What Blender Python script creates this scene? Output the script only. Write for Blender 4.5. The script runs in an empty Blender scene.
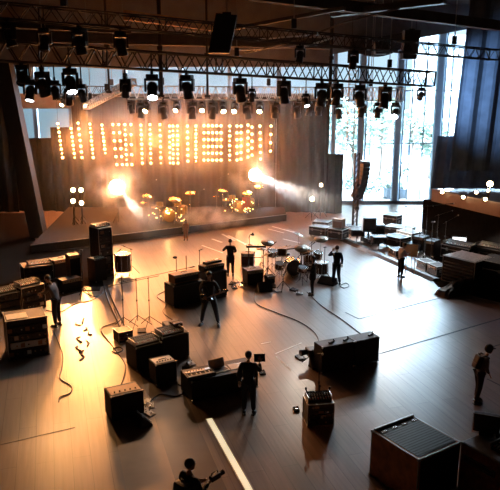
import bpy, bmesh, math, random
from mathutils import Vector, Matrix
random.seed(7)
S = bpy.context.scene
COL = S.collection
PI = math.pi
# ------------------------------------------------------------------ camera
H, FPX, PITCH = 8.6, 650.0, math.radians(13.83)
cp, sp = math.cos(PITCH), math.sin(PITCH)
cam = bpy.data.cameras.new('camera'); cam.sensor_width = 36; cam.lens = FPX/500*36; cam.clip_end = 400
co = bpy.data.objects.new('camera', cam); COL.objects.link(co)
co.location = (0, 0, H); co.rotation_euler = (PI/2-PITCH, 0, 0); S.camera = co

def ray(px, py):
    u, v = (px-250)/FPX, (245-py)/FPX
    return Vector((u, cp+v*sp, -sp+v*cp))
def F(px, py, z=0.0):                       # the point of the level z that the photograph shows at a pixel
    d = ray(px, py); t = (z-H)/d.z
    return Vector((d.x*t, d.y*t, z))
def At(px, py, Y):                          # the point at distance Y
    d = ray(px, py); t = Y/d.y
    return Vector((d.x*t, Y, H+d.z*t))

# ------------------------------------------------------------------ materials
MATS = {}
def mat(name, col, rough=.5, metal=0., var=.12, scale=9., bump=0., emit=None, estr=0., spec=.5):
    if name in MATS: return MATS[name]
    m = bpy.data.materials.new(name); m.use_nodes = True
    nt = m.node_tree; b = nt.nodes['Principled BSDF']
    b.inputs['Roughness'].default_value = rough; b.inputs['Metallic'].default_value = metal
    b.inputs['Specular IOR Level'].default_value = spec
    tc = nt.nodes.new('ShaderNodeTexCoord'); n = nt.nodes.new('ShaderNodeTexNoise')
    n.inputs['Scale'].default_value = scale; n.inputs['Detail'].default_value = 4
    nt.links.new(tc.outputs['Object'], n.inputs['Vector'])
    r = nt.nodes.new('ShaderNodeValToRGB')
    c = Vector(col[:3])
    r.color_ramp.elements[0].position = .3; r.color_ramp.elements[1].position = .7
    r.color_ramp.elements[0].color = (*(c*(1-var)), 1); r.color_ramp.elements[1].color = (*[min(1, x*(1+var)) for x in c], 1)
    nt.links.new(n.outputs['Fac'], r.inputs['Fac']); nt.links.new(r.outputs['Color'], b.inputs['Base Color'])
    if bump:
        bp = nt.nodes.new('ShaderNodeBump'); bp.inputs['Strength'].default_value = bump; bp.inputs['Distance'].default_value = .01
        nt.links.new(n.outputs['Fac'], bp.inputs['Height']); nt.links.new(bp.outputs['Normal'], b.inputs['Normal'])
    if emit:
        b.inputs['Emission Color'].default_value = (*emit, 1); b.inputs['Emission Strength'].default_value = estr
    MATS[name] = m
    return m
BLK = mat('black_tolex', (.014, .013, .013), .6, bump=.3, scale=60)
BLKM = mat('black_metal', (.02, .019, .019), .45, .3)
BLKG = mat('black_gloss', (.012, .012, .013), .22)
GRILL = mat('grille_cloth', (.02, .018, .017), .8, scale=120, bump=.4)
CHROME = mat('chrome', (.72, .70, .68), .22, 1., .05)
STEEL = mat('steel', (.42, .40, .38), .38, 1., .08)
TRUSSM = mat('truss_black', (.035, .03, .028), .5, .4)
TRUSSA = mat('truss_aluminium', (.75, .71, .67), .4, .15)
TAN = mat('tan_tolex', (.24, .12, .055), .55, bump=.2, scale=40)
WOOD = mat('brown_plywood', (.46, .17, .06), .42, scale=5, var=.3)
WOODD = mat('dark_wood', (.085, .032, .015), .4, scale=5, var=.3)
CREAM = mat('cream_panel', (.62, .55, .44), .45)
WHITE = mat('white_paper', (.8, .79, .76), .5, var=.03)
KEYW = mat('white_key', (.78, .76, .70), .35, var=.02)
SKIN = mat('skin', (.42, .24, .16), .5)
HAIR = mat('dark_hair', (.02, .014, .010), .6, scale=50)
CLOTHK = mat('black_cloth', (.014, .014, .017), .85, scale=30)
CLOTHN = mat('navy_cloth', (.02, .024, .04), .85, scale=30)
CLOTHW = mat('white_cloth', (.72, .72, .74), .85, scale=30, var=.05)
CLOTHG = mat('grey_cloth', (.13, .12, .12), .85, scale=30)
CLOTHO = mat('orange_cloth', (.6, .24, .10), .8, scale=30)
SHOE = mat('shoe_leather', (.015, .013, .012), .4)
RUB = mat('cable_rubber', (.012, .011, .011), .55)
DRAPE = mat('black_drape', (.007, .0065, .0065), 1., scale=3, var=.25, spec=.0)
CURT = mat('veil_blue_curtain', (.085, .10, .13), .9, scale=2, var=.2)  # raised and blued to carry the lens veil in its colour
BRASS = mat('cymbal_brass', (.72, .50, .22), .25, 1.)
DRUMH = mat('drum_head', (.7, .68, .64), .5, var=.03)
DRUMS = mat('drum_shell', (.06, .03, .02), .25)
DRUMG = mat('glow_gold_shell', (.62, .36, .10), .3, .8, scale=30, var=.4)  # golden glow of the riser kits put into the shell colour
RED = mat('red_felt', (.5, .06, .03), .6)
CONC = mat('bulkhead_plaster', (.34, .29, .26), .85, scale=2)
CEIL = mat('ceiling_paint', (.05, .042, .038), .9, scale=1.5, var=.3)
DUCT = mat('duct_metal', (.10, .08, .065), .5, .4)
PLANK = mat('ceiling_plank', (.75, .36, .15), .6, scale=3, var=.3)  # warm light on the plank put into its orange colour
MULL = mat('window_mullion', (.34, .41, .48), .5, .2, .05)
PARA = mat('parapet_panel', (.20, .12, .085), .6, scale=2)
LEDW = mat('bulb_glow', (1, .8, .5), .5, emit=(1., .58, .20), estr=10)
BULBD = mat('bulb_dim', (1, .7, .4), .5, emit=(1., .55, .2), estr=5)
LENSW = mat('lens_warm', (1, .9, .7), .3, emit=(1., .74, .42), estr=30)
LENSC = mat('lens_cool', (1, 1, 1), .3, emit=(.9, .93, 1.), estr=24)
LENSX = mat('lens_blazing', (1, .9, .7), .3, emit=(1., .74, .42), estr=40)
LENSD = mat('lens_dark', (.03, .03, .04), .08)
GOLDL = mat('kit_glow_lamp', (1, .7, .3), .4, emit=(1., .62, .18), estr=9)
SCREEN = mat('lit_screen', (.6, .7, .75), .3, emit=(.75, .82, .9), estr=.8)
TAPE_STREAKW = mat('white_tape_and_streak', (.85, .84, .8), .45, var=.05)  # also colours the painted streaks of light on the floor
TAPEK = mat('black_tape', (.02, .018, .017), .5)
LEAF = mat('leaves', (.26, .33, .27), .8, scale=4, var=.4)
LEAFD = mat('leaves_dark', (.2, .26, .22), .8, scale=4, var=.4)
BARK = mat('bark', (.12, .09, .07), .9)
PAVE = mat('paving', (.36, .38, .40), .6, scale=.6)
BUILD = mat('pale_render', (.42, .45, .48), .8, scale=.3)
BUILDD = mat('dark_glazing', (.10, .13, .16), .4)

def floor_mat():
    m = bpy.data.materials.new('stage_boards'); m.use_nodes = True; nt = m.node_tree; L = nt.links
    b = nt.nodes['Principled BSDF']
    tc = nt.nodes.new('ShaderNodeTexCoord'); mp = nt.nodes.new('ShaderNodeMapping')
    mp.inputs['Rotation'].default_value = (0, 0, math.radians(-17-90))
    L.new(tc.outputs['Object'], mp.inputs['Vector'])
    br = nt.nodes.new('ShaderNodeTexBrick'); br.inputs['Scale'].default_value = 1
    br.inputs['Brick Width'].default_value = 3.6; br.inputs['Row Height'].default_value = .42
    br.inputs['Mortar Size'].default_value = .006
    br.inputs['Color1'].default_value = (.19, .138, .108, 1); br.inputs['Color2'].default_value = (.22, .160, .125, 1)
    br.inputs['Mortar'].default_value = (.10, .07, .05, 1)
    L.new(mp.outputs['Vector'], br.inputs['Vector'])
    mp2 = nt.nodes.new('ShaderNodeMapping'); mp2.inputs['Scale'].default_value = (.5, 9, 1)
    L.new(mp.outputs['Vector'], mp2.inputs['Vector'])
    n = nt.nodes.new('ShaderNodeTexNoise'); n.inputs['Scale'].default_value = 1.2; n.inputs['Detail'].default_value = 5
    L.new(mp2.outputs['Vector'], n.inputs['Vector'])
    mx = nt.nodes.new('ShaderNodeMix'); mx.data_type = 'RGBA'; mx.blend_type = 'OVERLAY'; mx.inputs[0].default_value = .35
    L.new(br.outputs['Color'], mx.inputs[6]); L.new(n.outputs['Fac'], mx.inputs[7]); L.new(mx.outputs[2], b.inputs['Base Color'])
    n2 = nt.nodes.new('ShaderNodeTexNoise'); n2.inputs['Scale'].default_value = .5; n2.inputs['Detail'].default_value = 3
    L.new(tc.outputs['Object'], n2.inputs['Vector'])
    mr = nt.nodes.new('ShaderNodeMapRange'); mr.inputs['To Min'].default_value = .25; mr.inputs['To Max'].default_value = .38
    L.new(n2.outputs['Fac'], mr.inputs['Value']); L.new(mr.outputs['Result'], b.inputs['Roughness'])
    bp = nt.nodes.new('ShaderNodeBump'); bp.inputs['Strength'].default_value = .12; bp.inputs['Distance'].default_value = .02
    L.new(n.outputs['Fac'], bp.inputs['Height']); L.new(bp.outputs['Normal'], b.inputs['Normal'])
    b.inputs['Specular IOR Level'].default_value = .5
    return m
FLOOR = floor_mat()
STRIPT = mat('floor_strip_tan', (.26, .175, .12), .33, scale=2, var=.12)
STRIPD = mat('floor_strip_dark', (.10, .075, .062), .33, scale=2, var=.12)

def glass_mat():
    m = bpy.data.materials.new('window_glass'); m.use_nodes = True; nt = m.node_tree; nt.nodes.clear()
    o = nt.nodes.new('ShaderNodeOutputMaterial'); mx = nt.nodes.new('ShaderNodeMixShader')
    t = nt.nodes.new('ShaderNodeBsdfTransparent'); t.inputs['Color'].default_value = (.90, .95, .97, 1)
    g = nt.nodes.new('ShaderNodeBsdfGlossy'); g.inputs['Roughness'].default_value = .03
    fr = nt.nodes.new('ShaderNodeFresnel'); fr.inputs['IOR'].default_value = 1.3
    nt.links.new(fr.outputs[0], mx.inputs[0]); nt.links.new(t.outputs[0], mx.inputs[1]); nt.links.new(g.outputs[0], mx.inputs[2])
    nt.links.new(mx.outputs[0], o.inputs[0])
    return m
GLASS = glass_mat()

# ------------------------------------------------------------------ mesh building
class MB:
    def __init__(s): s.bm = bmesh.new()
    def box(s, c, size, rz=0., rx=0., ry=0., bevel=0.):
        g = bmesh.ops.create_cube(s.bm, size=1.0)['verts']
        M = Matrix.Translation(c) @ Matrix.Rotation(rz, 4, 'Z') @ Matrix.Rotation(ry, 4, 'Y') @ Matrix.Rotation(rx, 4, 'X') @ Matrix.Diagonal((*size, 1))
        bmesh.ops.transform(s.bm, matrix=M, verts=g)
        if bevel:
            ed = list({e for v in g for e in v.link_edges})
            bmesh.ops.bevel(s.bm, geom=ed, offset=bevel, segments=2, affect='EDGES', profile=.6)
        return s
    def hull(s, pts8):                        # 4 bottom then 4 top corner points
        v = [s.bm.verts.new(p) for p in pts8]
        for f in ((3, 2, 1, 0), (4, 5, 6, 7), (0, 1, 5, 4), (1, 2, 6, 5), (2, 3, 7, 6), (3, 0, 4, 7)):
            s.bm.faces.new([v[i] for i in f])
        return s
    def cyl(s, a, b, r, r2=None, seg=12, cap=True):
        a, b = Vector(a), Vector(b); d = b-a
        if d.length < 1e-6: return s
        M = Matrix.Translation((a+b)/2) @ d.to_track_quat('Z', 'Y').to_matrix().to_4x4()
        bmesh.ops.create_cone(s.bm, cap_ends=cap, segments=seg, radius1=r, radius2=r if r2 is None else r2, depth=d.length, matrix=M)
        return s
    def tube(s, pts, r, seg=6):
        pts = [Vector(p) for p in pts]; rings = []
        for i, p in enumerate(pts):
            d = (pts[min(i+1, len(pts)-1)]-pts[max(i-1, 0)]).normalized()
            u = d.cross(Vector((0, 0, 1)))
            if u.length < 1e-3: u = d.cross(Vector((1, 0, 0)))
            u.normalize(); w = d.cross(u)
            rings.append([s.bm.verts.new(p+(u*math.cos(k*2*PI/seg)+w*math.sin(k*2*PI/seg))*r) for k in range(seg)])
        for A, B in zip(rings, rings[1:]):
            for k in range(seg): s.bm.faces.new((A[k], A[(k+1) % seg], B[(k+1) % seg], B[k]))
        s.bm.faces.new(rings[0][::-1]); s.bm.faces.new(rings[-1])
        return s
    def lathe(s, prof, seg=20, M=None):       # prof: (radius, height)
        M = M or Matrix.Identity(4); rings = []
        for r, z in prof:
            if r < 1e-5: rings.append([s.bm.verts.new(M @ Vector((0, 0, z)))])
            else: rings.append([s.bm.verts.new(M @ Vector((r*math.cos(k*2*PI/seg), r*math.sin(k*2*PI/seg), z))) for k in range(seg)])
        for A, B in zip(rings, rings[1:]):
            for k in range(seg):
                a = A if len(A) == 1 else None; b = B if len(B) == 1 else None
                k2 = (k+1) % seg
                if a and b: continue
                if a: s.bm.faces.new((A[0], B[k2], B[k]))
                elif b: s.bm.faces.new((A[k], A[k2], B[0]))
                else: s.bm.faces.new((A[k], A[k2], B[k2], B[k]))
        return s
    def ball(s, c, r, sc=(1, 1, 1), seg=12, M=None):
        X = Matrix.Translation(c) @ (M or Matrix.Identity(4)) @ Matrix.Diagonal((*sc, 1))
        bmesh.ops.create_uvsphere(s.bm, u_segments=seg, v_segments=max(6, seg*2//3), radius=r, matrix=X)
        return s
    def build(s, name, m, parent=None, smooth=False, loc=None):
        bmesh.ops.recalc_face_normals(s.bm, faces=s.bm.faces)
        me = bpy.data.meshes.new(name); s.bm.to_mesh(me); s.bm.free()
        me.materials.append(m)
        if smooth:
            for p in me.polygons: p.use_smooth = True
        o = bpy.data.objects.new(name, me); COL.objects.link(o)
        if parent: o.parent = parent
        if loc is not None: o.location = loc
        return o
def B(c, size, **k): return MB().box(c, size, **k)
def thing(name, label, cat, loc=(0, 0, 0), rz=0., group=None, tilt=None):
    o = bpy.data.objects.new(name, None); COL.objects.link(o); o.empty_display_size = .1
    o.location = loc; o.rotation_euler = (0, 0, rz)
    if tilt: o.rotation_euler = tilt
    o['label'] = label; o['category'] = cat
    if group: o['group'] = group
    return o
def tag(o, label, cat, group=None):
    o['label'] = label; o['category'] = cat
    if group: o['group'] = group
    return o
def struct(name, mb, m, smooth=False, kind='structure'):
    o = mb.build(name, m, None, smooth); o['kind'] = kind; return o
def copy_tree(o, parent=None):
    c = o.copy(); COL.objects.link(c)
    if parent: c.parent = parent
    for ch in list(o.children): copy_tree(ch, c)
    return c
def base(a, b, z=0.):                        # a front bottom edge from two floor pixels: centre, width, yaw
    A, Bp = F(*a, z), F(*b, z); d = Bp-A
    return (A+Bp)/2, d.length, math.atan2(d.y, d.x)
def hgt(px, pyb, pyt, z=0.):                 # height of something standing at a floor pixel and reaching a higher pixel
    p = F(px, pyb, z); return At(px, pyt, p.y).z-z
def loc3(t, x, y, z):                        # local point of a thing in the world
    r = t.rotation_euler.z; l = t.location
    return Vector((l.x+x*math.cos(r)-y*math.sin(r), l.y+x*math.sin(r)+y*math.cos(r), l.z+z))

# ================================================================== THE SETTING
struct('floor', MB().box((0, 24, -.1), (64, 54, .2)), FLOOR)
AX = math.radians(17)                        # the run of the boards
ax = Vector((-math.sin(AX), math.cos(AX), 0)); ay = Vector((math.cos(AX), math.sin(AX), 0))
def s_of(px, py): return F(px, py).dot(ay)
def strip(name, s0, s1, t0, t1, m, z=.004):
    mb = MB(); q = [ay*s0+ax*t0, ay*s1+ax*t0, ay*s1+ax*t1, ay*s0+ax*t1]
    mb.hull([p+Vector((0, 0, .001)) for p in q]+[p+Vector((0, 0, z)) for p in q])
    return struct(name, mb, m)
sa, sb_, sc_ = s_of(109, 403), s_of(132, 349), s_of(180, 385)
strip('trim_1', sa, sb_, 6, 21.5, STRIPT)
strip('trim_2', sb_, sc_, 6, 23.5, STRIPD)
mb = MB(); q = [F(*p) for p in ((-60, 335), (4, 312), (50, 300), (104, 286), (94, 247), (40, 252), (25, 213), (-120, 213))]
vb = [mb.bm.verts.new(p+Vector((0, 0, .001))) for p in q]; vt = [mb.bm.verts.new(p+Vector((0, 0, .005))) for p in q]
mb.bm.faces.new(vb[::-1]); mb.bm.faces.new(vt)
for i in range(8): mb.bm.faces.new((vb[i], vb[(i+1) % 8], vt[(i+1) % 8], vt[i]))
struct('floor_dark_sheet', mb, mat('dark_floor_sheet', (.018, .013, .010), 1., scale=80, spec=.0))
mb = MB(); q = [F(*p) for p in ((422, 268), (438, 287), (560, 318), (560, 236), (424, 226))]
vb = [mb.bm.verts.new(p+Vector((0, 0, .001))) for p in q]; vt = [mb.bm.verts.new(p+Vector((0, 0, .005))) for p in q]
mb.bm.faces.new(vb[::-1]); mb.bm.faces.new(vt)
for i in range(5): mb.bm.faces.new((vb[i], vb[(i+1) % 5], vt[(i+1) % 5], vt[i]))
struct('floor_dark_sheet', mb, MATS['dark_floor_sheet'])  # dark sheet added to darken the floor under the right gear
# ceiling, side walls, bulkhead
struct('ceiling', MB().box((2.5, 22.8, 13.6), (50, 51.4, .4)), CEIL)
struct('wall_front', MB().box((2.5, -2.6, 6.7), (47.5, .3, 13.8)), DRAPE)
struct('wall_left', MB().box((-21.0, 23.5, 6.7), (.4, 52, 13.8)), DRAPE)
struct('wall_right', MB().box((26.0, 23.5, 6.7), (.4, 52, 13.8)), CURT)
zb0, zb1 = At(150, 67, 40).z, At(150, 36, 40).z
bx1 = At(333, 50, 40).x; struct('wall_bulkhead', MB().box(((bx1-20.8)/2, 40, (zb0+13.4)/2), (bx1+20.8, .3, 13.4-zb0)), CONC)
# sloping soffit towards the glass on the right
a0, a1 = At(318, 57, 41), At(452, 13, 45)
mb = MB(); mb.hull([Vector((a0.x, 41, a0.z)), Vector((a1.x+7, 43, a1.z)), Vector((a1.x+7, 47.6, a1.z+.2)), Vector((a0.x, 47.6, a0.z+.4)),
                    Vector((a0.x, 41, 13.4)), Vector((a1.x+7, 43, 13.4)), Vector((a1.x+7, 47.6, 13.4)), Vector((a0.x, 47.6, 13.4))])
struct('trim_3', mb, mat('soffit_grey', (.16, .17, .19), .85, scale=2))
# glass wall
YG = 48.0
zt = 13.3
xs_m = [-19.5, -15.6, -13.0, -9.0, -5.0, -1.5, 2.0] + [At(p, 120, YG).x for p in (333, 361, 398, 437)] + [17.6, 21.5, 25]
def frame_bar(name, x, w, d): return struct(name, MB().box((x, YG, zt/2), (w, d, zt)), MULL)
for i, x in enumerate(xs_m):
    big = i in (8, 9, 10)
    mb = MB(); mb.box((x, YG, zt/2), (.42 if big else .2, .5 if big else .3, zt)); mb.box((x+(.36 if big else .16), YG, zt/2), (.08, .36, zt))
    struct(f'trim_{10+i}', mb, MULL)
for i in range(len(xs_m)-1):
    x0, x1 = xs_m[i], xs_m[i+1]
    struct(f'window_{i+1}', MB().box(((x0+x1)/2, YG+.05, zt/2), (x1-x0-.1, .024, zt-.2)), GLASS)
mb = MB()
mb.box((2, YG, .12), (48, .5, .24)); mb.box((2, YG, 13.2), (48, .4, .3))
struct('trim_30', mb, MULL)
mb = MB()
for x in [At(p, 120, YG).x for p in (411, 424, 449, 462)]: mb.box((x, YG, zt/2), (.07, .12, zt))
for z in (4.45, 8.2): mb.box((15.5, YG, z), (11.5, .1, .08))
struct('trim_31', mb, MULL)
mb = MB(); zbar = At(100, 102, 47).z
mb.box((-8.0, 47.2, At(100, 101, 47.2).z), (25, .3, At(100, 95, 47.2).z-At(100, 110, 47.2).z))
struct('trim_32', mb, CONC)

# stage back drape (folds) with a stepped top
def folded(name, x0, x1, Y, z0, ztop, m, amp=.13, period=.8, n=None, lean=0., kind='structure', slope=0.):
    n = n or max(8, int((x1-x0)/period*6)); mb = MB(); cols = []
    for side in (0, 1):
        for i in range(n+1):
            f = i/n; x = x0+(x1-x0)*f; y = Y+amp*math.sin(f*(x1-x0)/period*2*PI)+slope*f+side*.06
            cols.append((mb.bm.verts.new((x, y, z0)), mb.bm.verts.new((x+lean*(1-f), y, ztop))))
    A, Bc = cols[:n+1], cols[n+1:]
    for i in range(n):
        mb.bm.faces.new((A[i][0], A[i+1][0], A[i+1][1], A[i][1])); mb.bm.faces.new((Bc[i+1][0], Bc[i][0], Bc[i][1], Bc[i+1][1]))
        mb.bm.faces.new((A[i][1], A[i+1][1], Bc[i+1][1], Bc[i][1])); mb.bm.faces.new((A[i+1][0], A[i][0], Bc[i][0], Bc[i+1][0]))
    mb.bm.faces.new((A[0][0], A[0][1], Bc[0][1], Bc[0][0])); mb.bm.faces.new((A[n][1], A[n][0], Bc[n][0], Bc[n][1]))
    o = mb.build(name, m); return o
YD = 45.0
X = lambda px, py, Y=YD: At(px, py, Y).x
Z = lambda px, py, Y=YD: At(px, py, Y).z
o = folded('stage_drape', X(-12, 160), X(54.5, 150), YD, 0, Z(30, 138), DRAPE); tag(o, 'black pleated drape left of the bulb strips, below the pale blue window', 'drape')
o = folded('stage_drape', -20.6, X(13, 110), YD-.4, 0, 11.2, DRAPE); tag(o, 'tall dark drape at the far left edge behind the leaning column', 'drape')
o = folded('stage_drape', X(53, 150), X(75.5, 150), YD-.3, 0, Z(60, 127), DRAPE); tag(o, 'narrow step of black drape below the left end of the bulb strips', 'drape')
o = folded('stage_drape', X(74, 150), X(276, 150), YD, 0, Z(150, 97), DRAPE); tag(o, 'wide black backdrop drape hanging behind the rows of glowing bulbs', 'drape')
o = folded('stage_drape', X(276, 150), X(328, 150), YD-.5, 0, Z(300, 99, YD-.5), DRAPE); tag(o, 'black drape between the bulb strips and the glass wall, taller part', 'drape')
o = folded('stage_drape', X(327, 150, 44), X(344, 150, 44), 44, 0, Z(335, 154, 44), DRAPE); tag(o, 'short black drape at the right end of the stage beside the glass wall', 'drape')
# leaning column at the left
mb = MB(); P = lambda px, py, Y: At(px, py, Y)
Yc = F(37, 238).y
q = []
for zpy, xl, xr in ((238, 30, 44), (60, -9, 8)):
    a, b = At(xl, zpy, Yc), At(xr, zpy, Yc); q.append([a, b, b+Vector((0, .8, 0)), a+Vector((0, .8, 0))])
bt = F(34, 238)
mb.hull([Vector((p.x, p.y, 0)) if False else p for p in q[0]]+q[1])
struct('wall_column', mb, mat('column_cladding', (.016, .011, .009), .95, scale=3))
for p in (): pass

# right: curtains, balcony
o = folded('side_curtain', X(455, 100, 39), 25.5, 39, 3.6, 13.3, CURT, amp=.16, period=1.1, lean=.45); tag(o, 'tall dark curtain tinted with blue veil at the right covering the glass wall edge', 'curtain')
o = folded('side_curtain', X(433, 160, 41), 25.0, 41, 2.2, Z(445, 136, 41), CURT, amp=.12, period=.9, lean=.2); tag(o, 'lower dark curtain directly above the left end of the brown balcony front', 'curtain')
pa = At(432, 189, 38.5); pb = F(512, 206, pa.z); ha = At(432, 189, 38.5).z-At(432, 201, 38.5).z
d = (pb-pa); d.z = 0; nrm = Vector((-d.y, d.x, 0)).normalized()
mb = MB(); t = pa.z
d_par = d.copy(); ext = pa+d*2.0
mb.hull([Vector((pa.x, pa.y, t-ha)), Vector((ext.x, ext.y, t-ha)), Vector((ext.x, ext.y, t-ha))+nrm*.25, Vector((pa.x, pa.y, t-ha))+nrm*.25,
         Vector((pa.x, pa.y, t)), Vector((ext.x, ext.y, t)), Vector((ext.x, ext.y, t))+nrm*.25, Vector((pa.x, pa.y, t))+nrm*.25])
struct('wall_balcony_front', mb, PARA)
pl = At(419, 200, 38.7)
mb = MB(); dn = d.normalized(); q0 = Vector((pa.x, pa.y, 0))+nrm*.03-dn*.75; q1 = Vector((ext.x, ext.y, 0))+nrm*.03; zz = Vector((0, 0, t-ha-.02))
mb.hull([q0, q1, q1+nrm*.3, q0+nrm*.3, q0+zz, q1+zz, q1+nrm*.3+zz, q0+nrm*.3+zz])
struct('wall_under_balcony', mb, DRAPE)
mb = MB(); zz = Vector((0, 0, t-ha))
mb.hull([pa+nrm*.25+Vector((0, 0, t-ha-pa.z)), ext+nrm*.25+Vector((0, 0, t-ha-ext.z)), Vector((25.7, 47, t-ha)), Vector((16.5, 47, t-ha)),
         pa+nrm*.25+Vector((0, 0, t-ha-pa.z+.2)), ext+nrm*.25+Vector((0, 0, t-ha-ext.z+.2)), Vector((25.7, 47, t-ha+.2)), Vector((16.5, 47, t-ha+.2))])
struct('trim_33', mb, CURT)

# riser along the back of the stage
ra, rb = F(96, 245), F(276, 222); rd = (rb-ra).normalized(); rn = Vector((-rd.y, rd.x, 0)); RH = .42
rl = ra-rd*3.5; rr = rb+rd*.8
back = [Vector((rr.x, 44.2, 0)), Vector((rl.x-1, 44.2, 0))]
mb = MB(); up = Vector((0, 0, RH)); mb.hull([rl, rr, *back, rl+up, rr+up, back[0]+up, back[1]+up])
riser = struct('floor_riser', mb, mat('riser_boards', (.022, .016, .013), .75, scale=3, spec=.15))
mb = MB(); o1, o2 = rl+up+Vector((0, 0, .012))-rn*.02, rr+up+Vector((0, 0, .012))-rn*.02
mb.tube([o1, o2], .022)
struct('trim_34', mb, STEEL)

# outside
o = struct('ground_outside', MB().box((66, 110, -.25), (134, 124, .2)), PAVE)
def tree(x, y, h, r, label, m, n=240):
    t = thing('tree', label, 'tree', (x, y, -.15), 0)
    tb = MB(); tb.tube([(0, 0, 0), (.1, 0, h*.3), (-.05, .1, h*.55), (.1, 0, h*.75)], .16)
    for k in range(5):
        a = k*1.3; tb.tube([(0, 0, h*.45), (math.cos(a)*r*.5, math.sin(a)*r*.5, h*.7)], .06)
    tb.build('trunk', BARK, t)
    fb = MB(); rnd = random.Random(int(x*100))
    for k in range(n):
        v = Vector((rnd.gauss(0, 1), rnd.gauss(0, 1), rnd.gauss(0, 1))).normalized()*(rnd.random()**.4)
        c = Vector((v.x*r, v.y*r, h*.68+v.z*h*.34))
        M = Matrix.Translation(c) @ Matrix.Rotation(rnd.random()*6, 4, 'Z') @ Matrix.Rotation(rnd.random()*3, 4, 'X')
        s = .28+.3*rnd.random()
        vs = [fb.bm.verts.new(M @ Vector(p)) for p in ((-s, 0, 0), (0, -s*.5, .05), (s, 0, 0), (0, s*.5, .05))]
        fb.bm.faces.new(vs); 
    fb.build('foliage', m, t)
tree(At(353, 150, 57).x, 57, 7.2, 2.3, 'leafy tree outside seen just left of the first thick window post', LEAF)
tree(At(381, 150, 63.5).x, 63.5, 7.8, 2.0, 'tree outside in the middle of the pane right of the hanging speakers', LEAF)
tree(At(412, 150, 72).x, 72, 6.6, 2.1, 'far pale tree outside behind the thin window bars', LEAF)
tree(At(330, 140, 68).x, 68, 8.0, 2.4, 'leafy tree outside above the right end of the black drape', LEAF)
tree(At(430, 160, 62).x, 62, 5.6, 1.6, 'small tree outside beside the dark curtain edge', LEAF)
def bush(x, y, r, label):
    t = thing('bush', label, 'bush', (x, y, -.15)); fb = MB(); rnd = random.Random(int(x*37))
    for k in range(170):
        v = Vector((rnd.gauss(0, 1), rnd.gauss(0, 1), abs(rnd.gauss(0, 1)))).normalized()*(rnd.random()**.3)
        c = Vector((v.x*r, v.y*r*.7, .1+v.z*r*.8)); M = Matrix.Translation(c) @ Matrix.Rotation(rnd.random()*6, 4, 'Z') @ Matrix.Rotation(rnd.random()*3, 4, 'X'); s = .2
        fb.bm.faces.new([fb.bm.verts.new(M @ Vector(p)) for p in ((-s, 0, 0), (0, -s*.5, .05), (s, 0, 0), (0, s*.5, .05))])
    fb.build('foliage', LEAFD, t)
    sb = MB()
    for k in range(6): sb.tube([(0, 0, 0), (math.cos(k)*r*.5, math.sin(k)*r*.4, r*.5)], .03)
    sb.build('stem', BARK, t)
bush(At(378, 183, 54).x, 54, 1.5, 'round dark bush on the paving just outside the glass')
bush(At(348, 180, 56).x, 56, 1.4, 'dark bush outside behind the hanging speaker column')
bush(At(400, 170, 64).x, 64, 1.7, 'bush outside in front of the low building')
# low building and benches outside
t = thing('pavilion', 'low pale building with a dark band beyond the plaza outside', 'building', (At(412, 170, 84).x, 84, -.15), 0)
mb = B((0, 3, 2.0), (26, 6, 4.0)); mb.build('wall', BUILD, t)
B((0, -.1, 2.4), (26, .3, .8)).build('window_band', BUILDD, t)
B((0, 3, 4.15), (26.6, 6.8, .3)).build('roof', MULL, t)
for k in range(5): B((-10+k*5, -.12, 1.0), (1.2, .2, 1.9)).build('door', BUILDD, t)
t = thing('tower_block', 'pale tall building far outside at the right of the trees', 'building', (At(440, 120, 130).x, 130, -.15), 0)
B((0, 5, 9), (12, 10, 18)).build('wall', BUILD, t)
for k in range(5): B((0, -.1, 2.5+k*3.4), (11, .3, 1.3)).build('window_band', BUILDD, t)
t = thing('planter', 'dark square planter outside the glass near the balcony', 'planter', (At(395, 196, 50.5).x, 50.5, -.15), .1)
B((0, 0, .45), (1.6, 1.0, .9), bevel=.03).build('box', BUILDD, t)
fb = MB(); rnd = random.Random(3)
for k in range(60): fb.ball((rnd.uniform(-.6, .6), rnd.uniform(-.35, .35), .95+.3*rnd.random()), .14, seg=6)
fb.build('foliage', LEAFD, t)

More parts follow.
